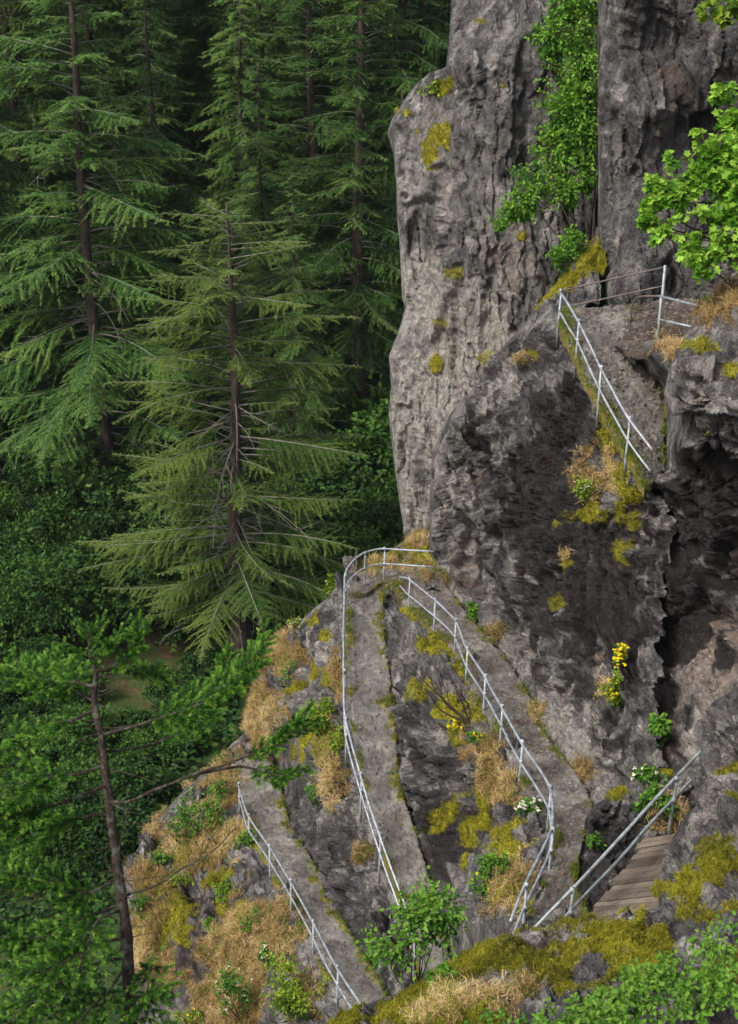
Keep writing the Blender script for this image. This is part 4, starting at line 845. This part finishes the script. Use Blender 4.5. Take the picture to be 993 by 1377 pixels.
# ---- young fir in front, left
def young_fir():
    r = np.random.default_rng(21); d0 = 10.0
    tr = [(122,884,10.12),(128,902,10.1),(128,946,10.05),(137,995,10),(144,1053,10),(150,1106,10),(158,1168,9.95),(166,1221,9.9),(172,1283,9.9),(174,1341,9.85),(178,1440,9.8),(182,1560,9.7)]
    C = catmull(W(*np.array(tr).T), 6); e = empty('young_fir', tuple(C[-1])); off = np.array(e.location)
    tag(e, 'slim young fir with bright green needle tufts standing close on the left', 'fir tree')
    n = len(C); rad = np.interp(np.linspace(0, 1, n), [0, .1, .5, 1], [.010, .017, .034, .052])
    V, f = tube(C, rad, 12); V = V+(fbm(V*16, 4, 2)*.006)[:, None]; mesh_np('trunk', V-off, f, M['young_bark'], e, smooth_shade=True)
    br = [  # bare part then tufted part: points (u, v, d), tuft start fraction, size
     ([(137,990),(165,980),(225,963),(290,935),(345,880)], 10.0, 9.4, .46, 1.25), ([(137,990),(165,980),(225,963),(262,958),(305,905)], 10.0, 9.9, .55, 1.2), ([(137,1012),(160,1010),(200,1002),(240,985)], 10.0, 10.5, .8, .6),
     ([(150,1080),(185,1074),(260,1040),(320,1022),(372,1000),(398,970)], 10.0, 9.2, .66, .8), ([(260,1040),(320,1030),(360,1040),(385,1045)], 9.7, 9.4, .5, .6),
     ([(168,1208),(225,1182),(280,1150),(318,1112)], 9.95, 9.7, .97, .4), ([(128,902),(150,896),(172,880),(182,862)], 10.1, 10.0, .35, .9), ([(128,902),(165,900),(200,905)], 10.1, 10.3, .5, .8), ([(124,890),(118,872),(120,852)], 10.1, 10.1, .1, .8), ([(126,895),(140,876),(150,868)], 10.1, 10.0, .1, .8),
     ([(128,925),(100,918),(60,914),(15,905)], 10.1, 10.3, .25, 1.0), ([(130,955),(90,972),(40,990),(5,1008)], 10.05, 10.4, .3, .9), ([(138,1030),(90,1042),(40,1052),(-10,1075)], 10, 9.6, .3, 1.0), ([(134,950),(110,935),(85,915),(60,890)], 10.1, 10.8, .3, 1.0),
     ([(150,1095),(110,1098),(60,1120),(0,1130)], 10, 10.4, .35, 1.1), 
     ([(160,1180),(120,1200),(80,1190),(20,1180)], 9.95, 9.6, .3, 1.0), ([(165,1220),(110,1235),(60,1260),(0,1260)], 9.9, 9.5, .3, .95), ([(165,1225),(130,1240),(110,1280),(60,1310)], 9.9, 9.2, .3, .95),
     ([(172,1285),(120,1300),(60,1335),(10,1377),(-30,1400)], 9.9, 9.1, .35, .95), ([(172,1290),(150,1330),(110,1370),(80,1420)], 9.9, 9.2, .35, .95), ([(172,1340),(200,1345),(190,1390)], 9.85, 9.5, .3, 1.0), ([(172,1330),(190,1310),(205,1300),(200,1330)], 9.9, 9.6, .5, .8),
     
     ([(144,1053),(70,1085),(20,1100),(-20,1105)], 10, 9.4, .3, 1.0), ([(170,1260),(110,1270),(50,1290),(-10,1290)], 9.9, 10.1, .3, .95)]
    wood = []; P = []; Dr = []; S = []; T = []
    def shoot(a, dirv, L):
        m = int(105*L/.1); j = r.random(m)**.9
        dirv = dirv/np.linalg.norm(dirv); wood.append(tube(np.array([a, a+dirv*L]), [.0032, .0018], 4, False))
        x = norm(r.normal(size=(m, 3))); x = norm(x-(x@dirv)[:, None]*dirv*.9+np.array([0, 0, .35])); 
        P.append(a+dirv*L*j[:, None]); Dr.append(norm(x+dirv*(.45+.8*j[:, None]))); S.append(.025*(.7+.6*r.random(m))); tt = r.random()*.35
        T.append(np.clip(.10+.55*j+tt*1.5-.12+.1*r.normal(size=m), 0, 1))
    for pts, da, db, fr, sz in br:
        pp = np.array(pts, float); dd = np.linspace(da, db, len(pp)); c = catmull(W(pp[:, 0], pp[:, 1], dd), 6)
        c = c+np.stack([fbm(c*4, 2, 5), fbm(c*4, 2, 6), fbm(c*4, 2, 7)], -1)*.012
        q = np.linspace(0, 1, len(c)); Lb = np.linalg.norm(c[-1]-c[0]); wood.append(tube(c, np.linspace(.0125, .004, len(c))*(1 if sz > .5 else .8), 6, False))
        if fr > .9: continue
        ks = np.arange(fr, 1.0, .062/Lb)
        for k0 in list(ks)+[1.0]:
            a = np.array([np.interp(k0, q, c[:, i]) for i in range(3)]); b = np.array([np.interp(min(1, k0+.05), q, c[:, i]) for i in range(3)]); tg = c[min(len(c)-1, int(k0*(len(c)-1))+1)]-c[int(k0*(len(c)-1))-1]; tg /= np.linalg.norm(tg)
            if k0 == 1.0: shoot(a, tg, .09*sz); 
            sd = np.cross(tg, [0, 0, 1.0]); sd /= np.linalg.norm(sd)
            for sg in (-1, 1):
                L2 = (.10+.17*math.sin(math.pi*min(1, (k0-fr)/(1-fr+.01)*.8+.15)))*sz*(.6+.7*r.random()); d2 = tg*.75+sg*sd*.8+np.array([0, 0, .05+r.normal()*.2]); d2 /= np.linalg.norm(d2)
                wood.append(tube(np.array([a, a+d2*L2]), [.004, .002], 4, False))
                m2 = max(1, int(L2/.06))
                for jj in range(m2+1):
                    a2 = a+d2*L2*(jj+.4)/(m2+.4); 
                    for sg2 in ((-1, 1) if jj < m2 else (0,)):
                        d3 = d2+sg2*np.cross(d2, [0, 0, 1.0])*.8+r.normal(size=3)*.2+np.array([0, 0, .12]); shoot(a2, d3, (.055+.045*r.random())*min(1.1, sz+.1))
    for _ in range(46):
        k0 = r.integers(6, n-14); a = C[k0]; dv = r.normal(size=3); dv[2] = dv[2]*.3+.1; dv /= np.linalg.norm(dv); L = .12+.35*r.random()**2
        wood.append(tube(catmull([a, a+dv*L*.5, a+dv*L+np.array([0, 0, (r.random()-.4)*.12])], 4), np.linspace(.006, .002, 9), 4, False))
    V, f = merge(wood); mesh_np('branches', V-off, f, M['young_bark'], e)
    P, Dr, S, T = map(np.concatenate, (P, Dr, S, T))
    V, Fi, k = leaves(P, Dr, S, 'tri', .4, r, 0, .80)
    mesh_np('needles', V-off, [Fi], M['young_fir'], e, attrs={'tint': tint3(np.repeat(T, 3))})
young_fir()

# ---- plants on the rock
def px_blobs(L, d0, dd=None):
    out = []
    for b in L:
        u, v, ru, rv = b[:4]; d = b[4] if len(b) > 4 else d0
        p = W(u, v, d); out.append((p[0], p[1], p[2], ru*d/F, rv*d/F, min(ru, rv)*d/F*.8))
    return out
leafy('maple_sapling', W(795, 360, 38.3), px_blobs([(775,15,38,30),(745,50,26,22),(722,43,9,8),(785,70,30,35),(772,110,36,34),(742,72,14,10),(765,150,40,30),(780,190,34,34),(755,215,38,26),(728,235,36,26),(760,255,34,26),(712,262,26,18),(690,285,24,14),(672,302,12,10),(790,240,12,30),(745,190,26,22),(700,280,24,16),(768,325,14,20,37.6),(758,345,18,20,37.4),(782,335,10,18)], 37.9), 21000, .105, 'green',
  'dense green vine-like maple filling the vertical cleft beside the tower', 'tree', 'oval', seed=1, tbias=.30, clump=7, spread=.25, gaps=.16, stem_r=.03, up=.45, stems=px_blobs([(775,15,38,30),(785,70,30,35),(772,110,36,34),(780,190,34,34),(765,240,20,24),(785,240,22,40),(720,265,12,8),(785,300,16,30)], 38.2))
leafy('bigleaf_maple', W(1060, 330, 28.5), px_blobs([(978,125,20,12),(990,160,22,12),(945,185,22,9),(965,205,34,12),(912,212,20,7),(930,232,36,11),(890,248,26,9),(876,275,18,9),(872,298,14,9),(915,265,34,11),(965,245,36,12),(990,285,30,14),(935,295,36,12),(890,315,16,7),(950,325,34,12),(985,345,34,12),(930,350,20,10),(960,362,24,8),(990,215,22,14),(1030,250,60,90)], 27.6), 12000, .135, 'maple',
  'broadleaved maple with large lobed leaves and rusty seed clusters at the right edge', 'tree', 'lobed', seed=2, clump=6, spread=.3, gaps=.12, stem_r=.03, up=.55, tbias=.13)
leafy('overhanging_branch', W(1040, -30, 27), px_blobs([(985,8,30,10),(950,12,14,5),(970,22,20,5),(1030,10,40,20)], 27), 420, .16, 'bright', 'small yellow green sprig hanging in at the top right corner', 'branch', 'lobed', seed=3, clump=4)
def plant(u, v, hw, hh, n, size, mat, label, name='shrub', cat='shrub', shape='oval', names=None, seed=0, **kw):
    p, nrm_ = surf(u, v+hh*.8, names); d = np.linalg.norm(p-[0, 0, CAMZ])
    dd = (p[1]/(CT-((v-CV)/F)*ST))
    r = np.random.default_rng(seed+500); L = []
    for i in range(7):
        a = r.random()*6.28; q = r.random()**.5*.62
        L.append((u+math.cos(a)*q*hw, v+math.sin(a)*q*hh, hw*(.35+.2*r.random()), hh*(.35+.2*r.random()), dd-.12-.12*r.random()))
    return leafy(name, p, px_blobs(L, dd), n, size, mat, label, cat, shape, seed=seed, clump=5, spread=.3, stem_r=.009, **kw)
plant(433,965,24,32,1500,.085,'bright','bushy yellow green shrub on the outcrop left of the centre path',seed=1)
plant(445,785,17,14,420,.09,'bright','small bright green bush below the railing curve, left of the hairpin',seed=2, names=['rock_outcrop'])
plant(640,822,14,14,380,.08,'green','small round green bush at the foot of the buttress beside the right-hand path',seed=3)
plant(430,1045,34,40,700,.08,'green','thin twiggy shrub with sparse leaves on the outcrop below the bushy one',seed=4,gaps=0.0)
plant(562,1262,86,74,2700,.09,'green','loose green shrub covering the lower end of the centre path',seed=5,names=['mossy_ledge','rock_outcrop'],gaps=-.05,tbias=.12)
plant(600,1315,16,14,160,.15,'green','dark clump of broad leaves under the loose shrub',seed=6,names=['mossy_ledge'])
plant(385,1335,56,46,2200,.09,'bright','yellow green shrub at the bottom beside the lowest path',seed=7,names=['rocky_slope'],gaps=.1)
plant(315,1335,26,46,900,.07,'green','grey green weeds with tiny white flowers below the lowest path',seed=8,names=['rocky_slope'],flowers=('white',26,.03))
plant(265,1095,44,44,1300,.09,'green','sparse green bush on the dry slope above the moss cushion',seed=9,names=['rocky_slope'],gaps=.1)
plant(302,1200,22,22,620,.09,'bright','rounded green bush on the dry slope beside the lowest path',seed=10,names=['rocky_slope'])
plant(188,1215,14,22,300,.08,'green','small dark green bush at the outer edge of the slope',seed=11,names=['rocky_slope'])
plant(362,1285,16,20,340,.06,'green','pale leaved herb with white flowers on the edge of the lowest path',seed=12,names=['rocky_slope'],flowers=('white',18,.035))
plant(283,1240,9,9,120,.07,'green','tiny leafy herb right of the yellow moss cushion',seed=13,names=['rocky_slope'])
plant(665,1185,30,42,1300,.08,'green','leafy green weeds filling the bend of the right-hand path',seed=14,names=['rock_fin'],flowers=('yellow',22,.035))
plant(712,1088,20,13,420,.07,'green','grey green herb topped with white flower heads by the corner of the railing',seed=15,names=['rock_fin'],flowers=('white',30,.05))
plant(642,992,18,9,300,.06,'green','low pale green herb cushion on the rock fin',seed=16,names=['rock_fin'],flowers=('yellow',18,.03))
plant(612,978,14,10,90,.05,'bright','small yellow flowering herb beside the pale cushion on the fin',seed=17,names=['rock_fin'],flowers=('yellow',30,.045))
plant(826,925,20,20,800,.07,'bright','hanging herb with green lower leaves on the buttress wall',seed=18,names=['cliff_buttress'],flowers=('yellow',40,.045))
plant(834,882,11,24,260,.06,'green','upright clump covered in yellow flowers on the buttress wall',seed=19,names=['cliff_buttress'],flowers=('yellow',70,.06))
plant(888,978,13,26,230,.12,'green','single leafy seedling against the dark wall above the boardwalk',seed=20,names=['cliff_overhang'])
plant(872,1042,24,15,800,.075,'green','dense grey green herb with two white flower heads on the dark block',seed=21,names=['rock_block'],flowers=('white',14,.05))
plant(880,1085,30,26,700,.09,'green','ferny green plants below the near railing at the head of the boardwalk',seed=22,names=['rock_block'],gaps=.1)
plant(783,655,16,20,420,.08,'bright','small white flowered bush on the ledge under the upper path',seed=23,names=['cliff_buttress'],flowers=('white',16,.04))
plant(812,400,12,20,200,.10,'green','thin grassy plant at the foot of the tower behind the upper railing',seed=24,names=['cliff_tower'])
plant(590,118,30,12,260,.10,'bright','sparse yellow green shrub on the shoulder of the rock pillar',seed=25,names=['cliff_pillar'],gaps=0)
plant(385,905,12,26,260,.07,'green','slim weed at the upper edge of the outcrop',seed=26,names=['rock_outcrop'],gaps=0)
plant(400,838,14,8,200,.06,'bright','low herb with cream flowers on the crest of the outcrop',seed=27,names=['rock_outcrop'],flowers=('white',14,.04))
plant(800,1130,14,14,130,.07,'green','little green plant at the left edge of the boardwalk',seed=28,names=['rock_block'])
# leafy growth bottom right
r3 = np.random.default_rng(9); bl = []
for i in range(46):
    u = 745+r3.random()*290; v = 1405-(r3.random()**1.0)*(30+.52*max(0, u-735)); bl.append((u, v, 22+r3.random()*16, 12+r3.random()*10, float(np.interp(v, [1260, 1400], [15.8, 12.8]))))
leafy('snowberry_bush', W(920, 1440, 13.8), px_blobs(bl, 14.5), 4600, .068, 'green', 'bright low leafy bush spreading over the bottom right corner', 'shrub', 'oval', seed=31, clump=6, spread=.45, up=.55, gaps=.02, stem_r=.005, tbias=.24)
bl = [(640+i*26, 1378-abs(i-3)*3+r3.random()*20-10, 14, 8, 16.8) for i in range(6)]
leafy('snowberry_bush', W(720, 1410, 16.6), px_blobs(bl, 16.6), 240, .06, 'green', 'few scattered leafy sprigs at the bottom edge left of the big bush', 'shrub', 'oval', seed=32, clump=4, spread=.4, up=.6, stem_r=.004, tbias=.1)

# bare twisted twigs on the fin
def bare(label, u, v, names, tips, seed):
    p, _ = surf(u, v, names); e = empty('bare_shrub', tuple(p)); tag(e, label, 'shrub'); r = np.random.default_rng(seed); parts = []
    d = p[1]/(CT-((v-CV)/F)*ST)
    for (tu, tv) in tips:
        q = W(tu, tv, d-.25-.3*r.random()); m = p*.5+q*.5+r.normal(size=3)*.12; c = catmull([p, m, q], 7)
        parts.append(tube(c, np.linspace(.028, .007, len(c)), 6, False))
        for _ in range(5):
            k = r.integers(4, len(c)-1); b = c[k]; t = b+(q-p)*.22+r.normal(size=3)*.22; parts.append(tube(catmull([b, (b+t)/2+r.normal(size=3)*.04, t], 3), np.linspace(.010, .004, 7), 4, False))
    V, f = merge(parts); mesh_np('stem', V-p, f, M['dark_twig'], e)
bare('bare dark twisted shrub leaning over the moss of the rock fin', 632, 972, ['rock_fin'], [(597,905),(592,880),(575,930),(610,915),(560,905)], 3)
bare('grey dry twigs at the right edge above the grassy knob', 990, 400, ['cliff_knob'], [(965,370),(985,365),(1000,372)], 4)

# ---- grass blades and moss fronds
def scatter(name, names, key, n, L, wd, mat, label, clump=14, lay=.5, r=None, thr=.35, spread=.05, tb=0.0, keys=None):
    r = r or np.random.default_rng(len(name)+n); P = []; N = []; wts = []
    for q in (names or PATCH.keys()):
        s = PATCH[q]; m = np.where(s[key] > thr, s[key], 0)
        gu = np.linalg.norm(np.gradient(s['P'], axis=1), axis=-1)*np.linalg.norm(np.gradient(s['P'], axis=0), axis=-1)
        m = m*gu; P.append(s['P'].reshape(-1, 3)); N.append(s['N'].reshape(-1, 3)); wts.append(m.ravel())
    P = np.concatenate(P); N = np.concatenate(N); w_ = np.concatenate(wts); k = n//clump
    i = r.choice(len(P), k, p=w_/w_.sum())
    hang = norm(np.array([0, 0, 1.0])+N[i]*.5+r.normal(size=(k, 3))*.35); lf = norm(N[i]*np.array([1, 1, 0])+np.array([0, 0, -1.0])*.9+r.normal(size=(k, 3))*.5)
    b = np.repeat(P[i], clump, 0)+r.normal(size=(k*clump, 3))*spread
    d1 = norm(np.repeat(hang, clump, 0)+r.normal(size=(k*clump, 3))*.38); d2 = norm(d1*(1-lay)+np.repeat(lf, clump, 0)*lay+r.normal(size=(k*clump, 3))*.3)
    Ls = L*(.4+1.1*r.random(k*clump))*np.repeat(.35+1.25*r.random(k)**1.5, clump); sd = norm(np.cross(d1, r.normal(size=d1.shape)))*wd/2
    m_ = b+d1*Ls[:, None]*.5; t = m_+d2*Ls[:, None]*.55
    V = np.stack([b-sd, b+sd, m_+sd*.8, m_-sd*.8, t], 1).reshape(-1, 3); o = np.arange(len(b))[:, None]*5
    T = np.clip(np.repeat(.30+.34*r.random(k)+.34*fbm(P[i]*1.1, 4, 61, .6), clump)+.13*r.normal(size=k*clump)+tb, 0, 1)
    ob = mesh_np(name, V, [o+np.array([0, 1, 2, 3]), o+np.array([3, 2, 4])], M[mat], attrs={'tint': tint3(np.repeat(T, 5))})
    tag(ob, label, None, kind='stuff'); return ob
scatter('dry_grass', None, 'grass', 190000, .17, .011, 'grassy', 'dry straw coloured grass on the rock slopes and ledges')
scatter('green_grass', ['rocky_slope','rock_fin','rock_outcrop','cliff_buttress','grassy_knoll','mossy_ledge'], 'grass', 30000, .20, .010, 'greengrass', 'sparse green grass among the dry grass')
scatter('moss', ['mossy_ledge','boardwalk_boulders','rock_block'], 'moss', 170000, .045, .010, 'mossb', 'thick yellow green moss on the foreground ledge', clump=10, lay=.3, spread=.02)
scatter('moss', ['rock_fin','rock_outcrop','rocky_slope','cliff_buttress','cliff_pillar','grassy_knoll','cliff_knob'], 'moss', 110000, .055, .014, 'mossb', 'yellow moss cushions on the rocks around the paths', clump=10, lay=.3, spread=.03, tb=.24)
def path_edge_grass():
    r = np.random.default_rng(77); B = []
    for P, mo in PATHS:
        w_ = (mo > .5).ravel().astype(float)
        if w_.sum() < 5: continue
        i = r.choice(mo.size, 700, p=w_/w_.sum()); B.append(P.reshape(-1, 3)[i])
    b = np.concatenate(B); k = len(b); b = np.repeat(b, 12, 0)+r.normal(size=(k*12, 3))*.03
    d = norm(np.array([0, 0, 1.0])+r.normal(size=b.shape)*.5); L = .09*(.4+r.random(len(b))*1.1)
    V = np.stack([b, b+norm(np.cross(d, r.normal(size=d.shape)))*.010, b+d*L[:, None]], 1).reshape(-1, 3)
    ob = mesh_np('edge_grass', V, [np.arange(len(b)*3).reshape(-1, 3)], M['greengrass'], attrs={'tint': tint3(np.repeat(r.random(len(b)), 3))})
    tag(ob, 'low green and yellow growth along the edges of the stone paths', None, kind='stuff')
path_edge_grass()

def ground_cover():
    r = np.random.default_rng(88); n = 26000
    y = 28+(r.random(n)**.8)*75; x = (r.random(n)-.62)*(y*.62+8)
    keep = fbm(np.stack([x, y, y*0], -1)*.35, 3, 14) > -.25; x, y = x[keep], y[keep]
    c = np.stack([x, y, ground_z(x, y)+.3], -1); c = np.repeat(c, 7, 0)+r.normal(size=(len(c)*7, 3))*np.array([.35, .35, .22])
    d = r.normal(size=c.shape); d[:, 2] = abs(d[:, 2])*.3
    V, Fi, k = leaves(c, d, .26*(.5+r.random(len(c))), 'oval', .6, r)
    o = mesh_np('ground_cover', V, [Fi], M['under'], attrs={'tint': tint3(np.repeat(np.clip(r.random(len(c))*.8, 0, 1), k))})
    tag(o, 'low leafy ground cover on the forest floor', None, kind='stuff')
ground_cover()

for i, (u, v_, hw, hh, n, mt, lab, cat_) in enumerate([
  (215,1150,20,14,300,'green','low green weeds on the crest of the outer slope','shrub'),(245,1180,14,12,200,'bright','yellow green weed tuft above the moss cushion','shrub'),(330,1130,22,16,420,'green','leafy weeds between rocks left of the lowest path railing','shrub'),
  (258,1370,30,20,520,'bright','yellow flowered weeds in the dry grass at the bottom of the slope','shrub'),(340,1240,14,20,300,'green','narrow green weeds by the lowest railing posts','shrub'),(300,1060,22,16,320,'green','small weeds among the rocks behind the young fir branches','shrub'),(215,1330,24,16,340,'green','flat green weeds in dry grass at the trunk of the young fir','shrub'),
  (455,1000,14,30,420,'bright','yellow green grassy weeds under the bushy shrub by the centre railing','shrub'),(420,1070,14,16,200,'green','fern tuft on the dark left face of the outcrop','fern')]):
    plant(u, v_, hw, hh, n, .07, mt, lab, cat=cat_, seed=60+i, names=['rocky_slope'] if i < 7 else ['rock_outcrop'], gaps=.1, flowers=('yellow',14,.03) if i == 3 else None)
def grit():
    r = np.random.default_rng(3); parts = []
    B = np.concatenate([P.reshape(-1, 3)[r.choice(P.shape[0]*P.shape[1], 2600)] for P, _ in PATHS]); n = len(B)
    s = .010+.045*r.random(n)**3; T = np.array([(1, 0, 0), (0, 1, 0), (-1, 0, 0), (0, -1, 0), (0, 0, .8), (0, 0, -.5)], float)
    V = B[:, None]+T[None]*s[:, None, None]*(.6+.8*r.random((n, 6, 3))); Fc = np.array([(0, 1, 4), (1, 2, 4), (2, 3, 4), (3, 0, 4)])
    o = mesh_np('gravel', V.reshape(-1, 3), [(np.arange(n)[:, None, None]*6+Fc[None]).reshape(-1, 3)], M['path'], attrs={'mk1': np.zeros((n*6, 4))})
    tag(o, 'loose stone chips lying on the paths', None, kind='stuff')
    B = np.concatenate([P[2:-2].reshape(-1, 3)[r.choice((P.shape[0]-4)*P.shape[1], 160)] for P, _ in PATHS]); d = r.normal(size=B.shape); d[:, 2] *= .1
    V, Fi, k = leaves(B+[0, 0, .012], d, .04+.04*r.random(len(B)), 'oval', .95, r, .1)
    o = mesh_np('leaf_litter', V, [Fi], M['grassy'], attrs={'tint': tint3(np.repeat(r.random(len(B))*.4, k))}); tag(o, 'dry fallen leaves scattered on the paths', None, kind='stuff')
grit()
# ---------------------------------------------------------------- light, air and camera
w = bpy.data.worlds.new('World'); SC.world = w; w.use_nodes = True
nt = w.node_tree; bg = nt.nodes['Background']; sky = nt.nodes.new('ShaderNodeTexSky'); sky.sky_type = 'NISHITA'; sky.sun_disc = False
SUN_EL, SUN_AZ = R(50), R(232)      # azimuth clockwise from +Y: from behind the viewer's left shoulder
sky.sun_elevation = SUN_EL; sky.sun_rotation = SUN_AZ; sky.air_density = .8; sky.dust_density = 5.0; sky.ozone_density = .2
nt.links.new(sky.outputs[0], bg.inputs[0]); bg.inputs[1].default_value = .145
ld = bpy.data.lights.new('sun', 'SUN'); ld.energy = 2.4; ld.angle = R(13); ld.color = (1, .96, .90)
lo = bpy.data.objects.new('sun', ld); COL.objects.link(lo)
from mathutils import Vector
sd = Vector((math.sin(SUN_AZ)*math.cos(SUN_EL), math.cos(SUN_AZ)*math.cos(SUN_EL), math.sin(SUN_EL)))
lo.rotation_euler = sd.to_track_quat('Z', 'Y').to_euler(); lo.location = (0, 0, 80)
cd = bpy.data.cameras.new('camera'); cam = bpy.data.objects.new('camera', cd); COL.objects.link(cam)
cam.location = (0, 0, CAMZ); cam.rotation_euler = (R(90)-TH, 0, 0)
cd.sensor_fit = 'VERTICAL'; cd.sensor_height = 36; cd.lens = 36*F/1377; cd.clip_end = 3000; cd.clip_start = .1
cd.dof.use_dof = True; cd.dof.focus_distance = 33; cd.dof.aperture_fstop = cd.lens/11.0
SC.camera = cam
SC.view_settings.view_transform = 'Standard'; SC.view_settings.look = 'None'; SC.view_settings.gamma = 1; SC.view_settings.exposure = .3
SC.view_settings.use_curve_mapping = False
SC.cycles.use_denoising = True; SC.cycles.max_bounces = 6; SC.cycles.diffuse_bounces = 3; SC.cycles.transmission_bounces = 3; SC.cycles.use_adaptive_sampling = True

# thin air between here and the far slope
hb = bpy.data.meshes.new('haze'); hx = [(-1000, -40, -8), (1000, -40, -8), (1000, 950, -8), (-1000, 950, -8)]
hb.from_pydata(hx+[(x, y, 230) for x, y, _ in hx], [], [(3, 2, 1, 0), (4, 5, 6, 7), (0, 1, 5, 4), (1, 2, 6, 5), (2, 3, 7, 6), (3, 0, 4, 7)])
ho = bpy.data.objects.new('haze', hb); COL.objects.link(ho); ho['kind'] = 'stuff'; ho['label'] = 'thin blue haze in the air of the valley'
hm = bpy.data.materials.new('haze'); hm.use_nodes = True; ht = hm.node_tree; ht.nodes.clear()
oo = ht.nodes.new('ShaderNodeOutputMaterial'); pv = ht.nodes.new('ShaderNodeVolumePrincipled'); pv.inputs['Density'].default_value = .00010; pv.inputs['Color'].default_value = (.80, .88, .95, 1)
ht.links.new(pv.outputs[0], oo.inputs['Volume']); hb.materials.append(hm)
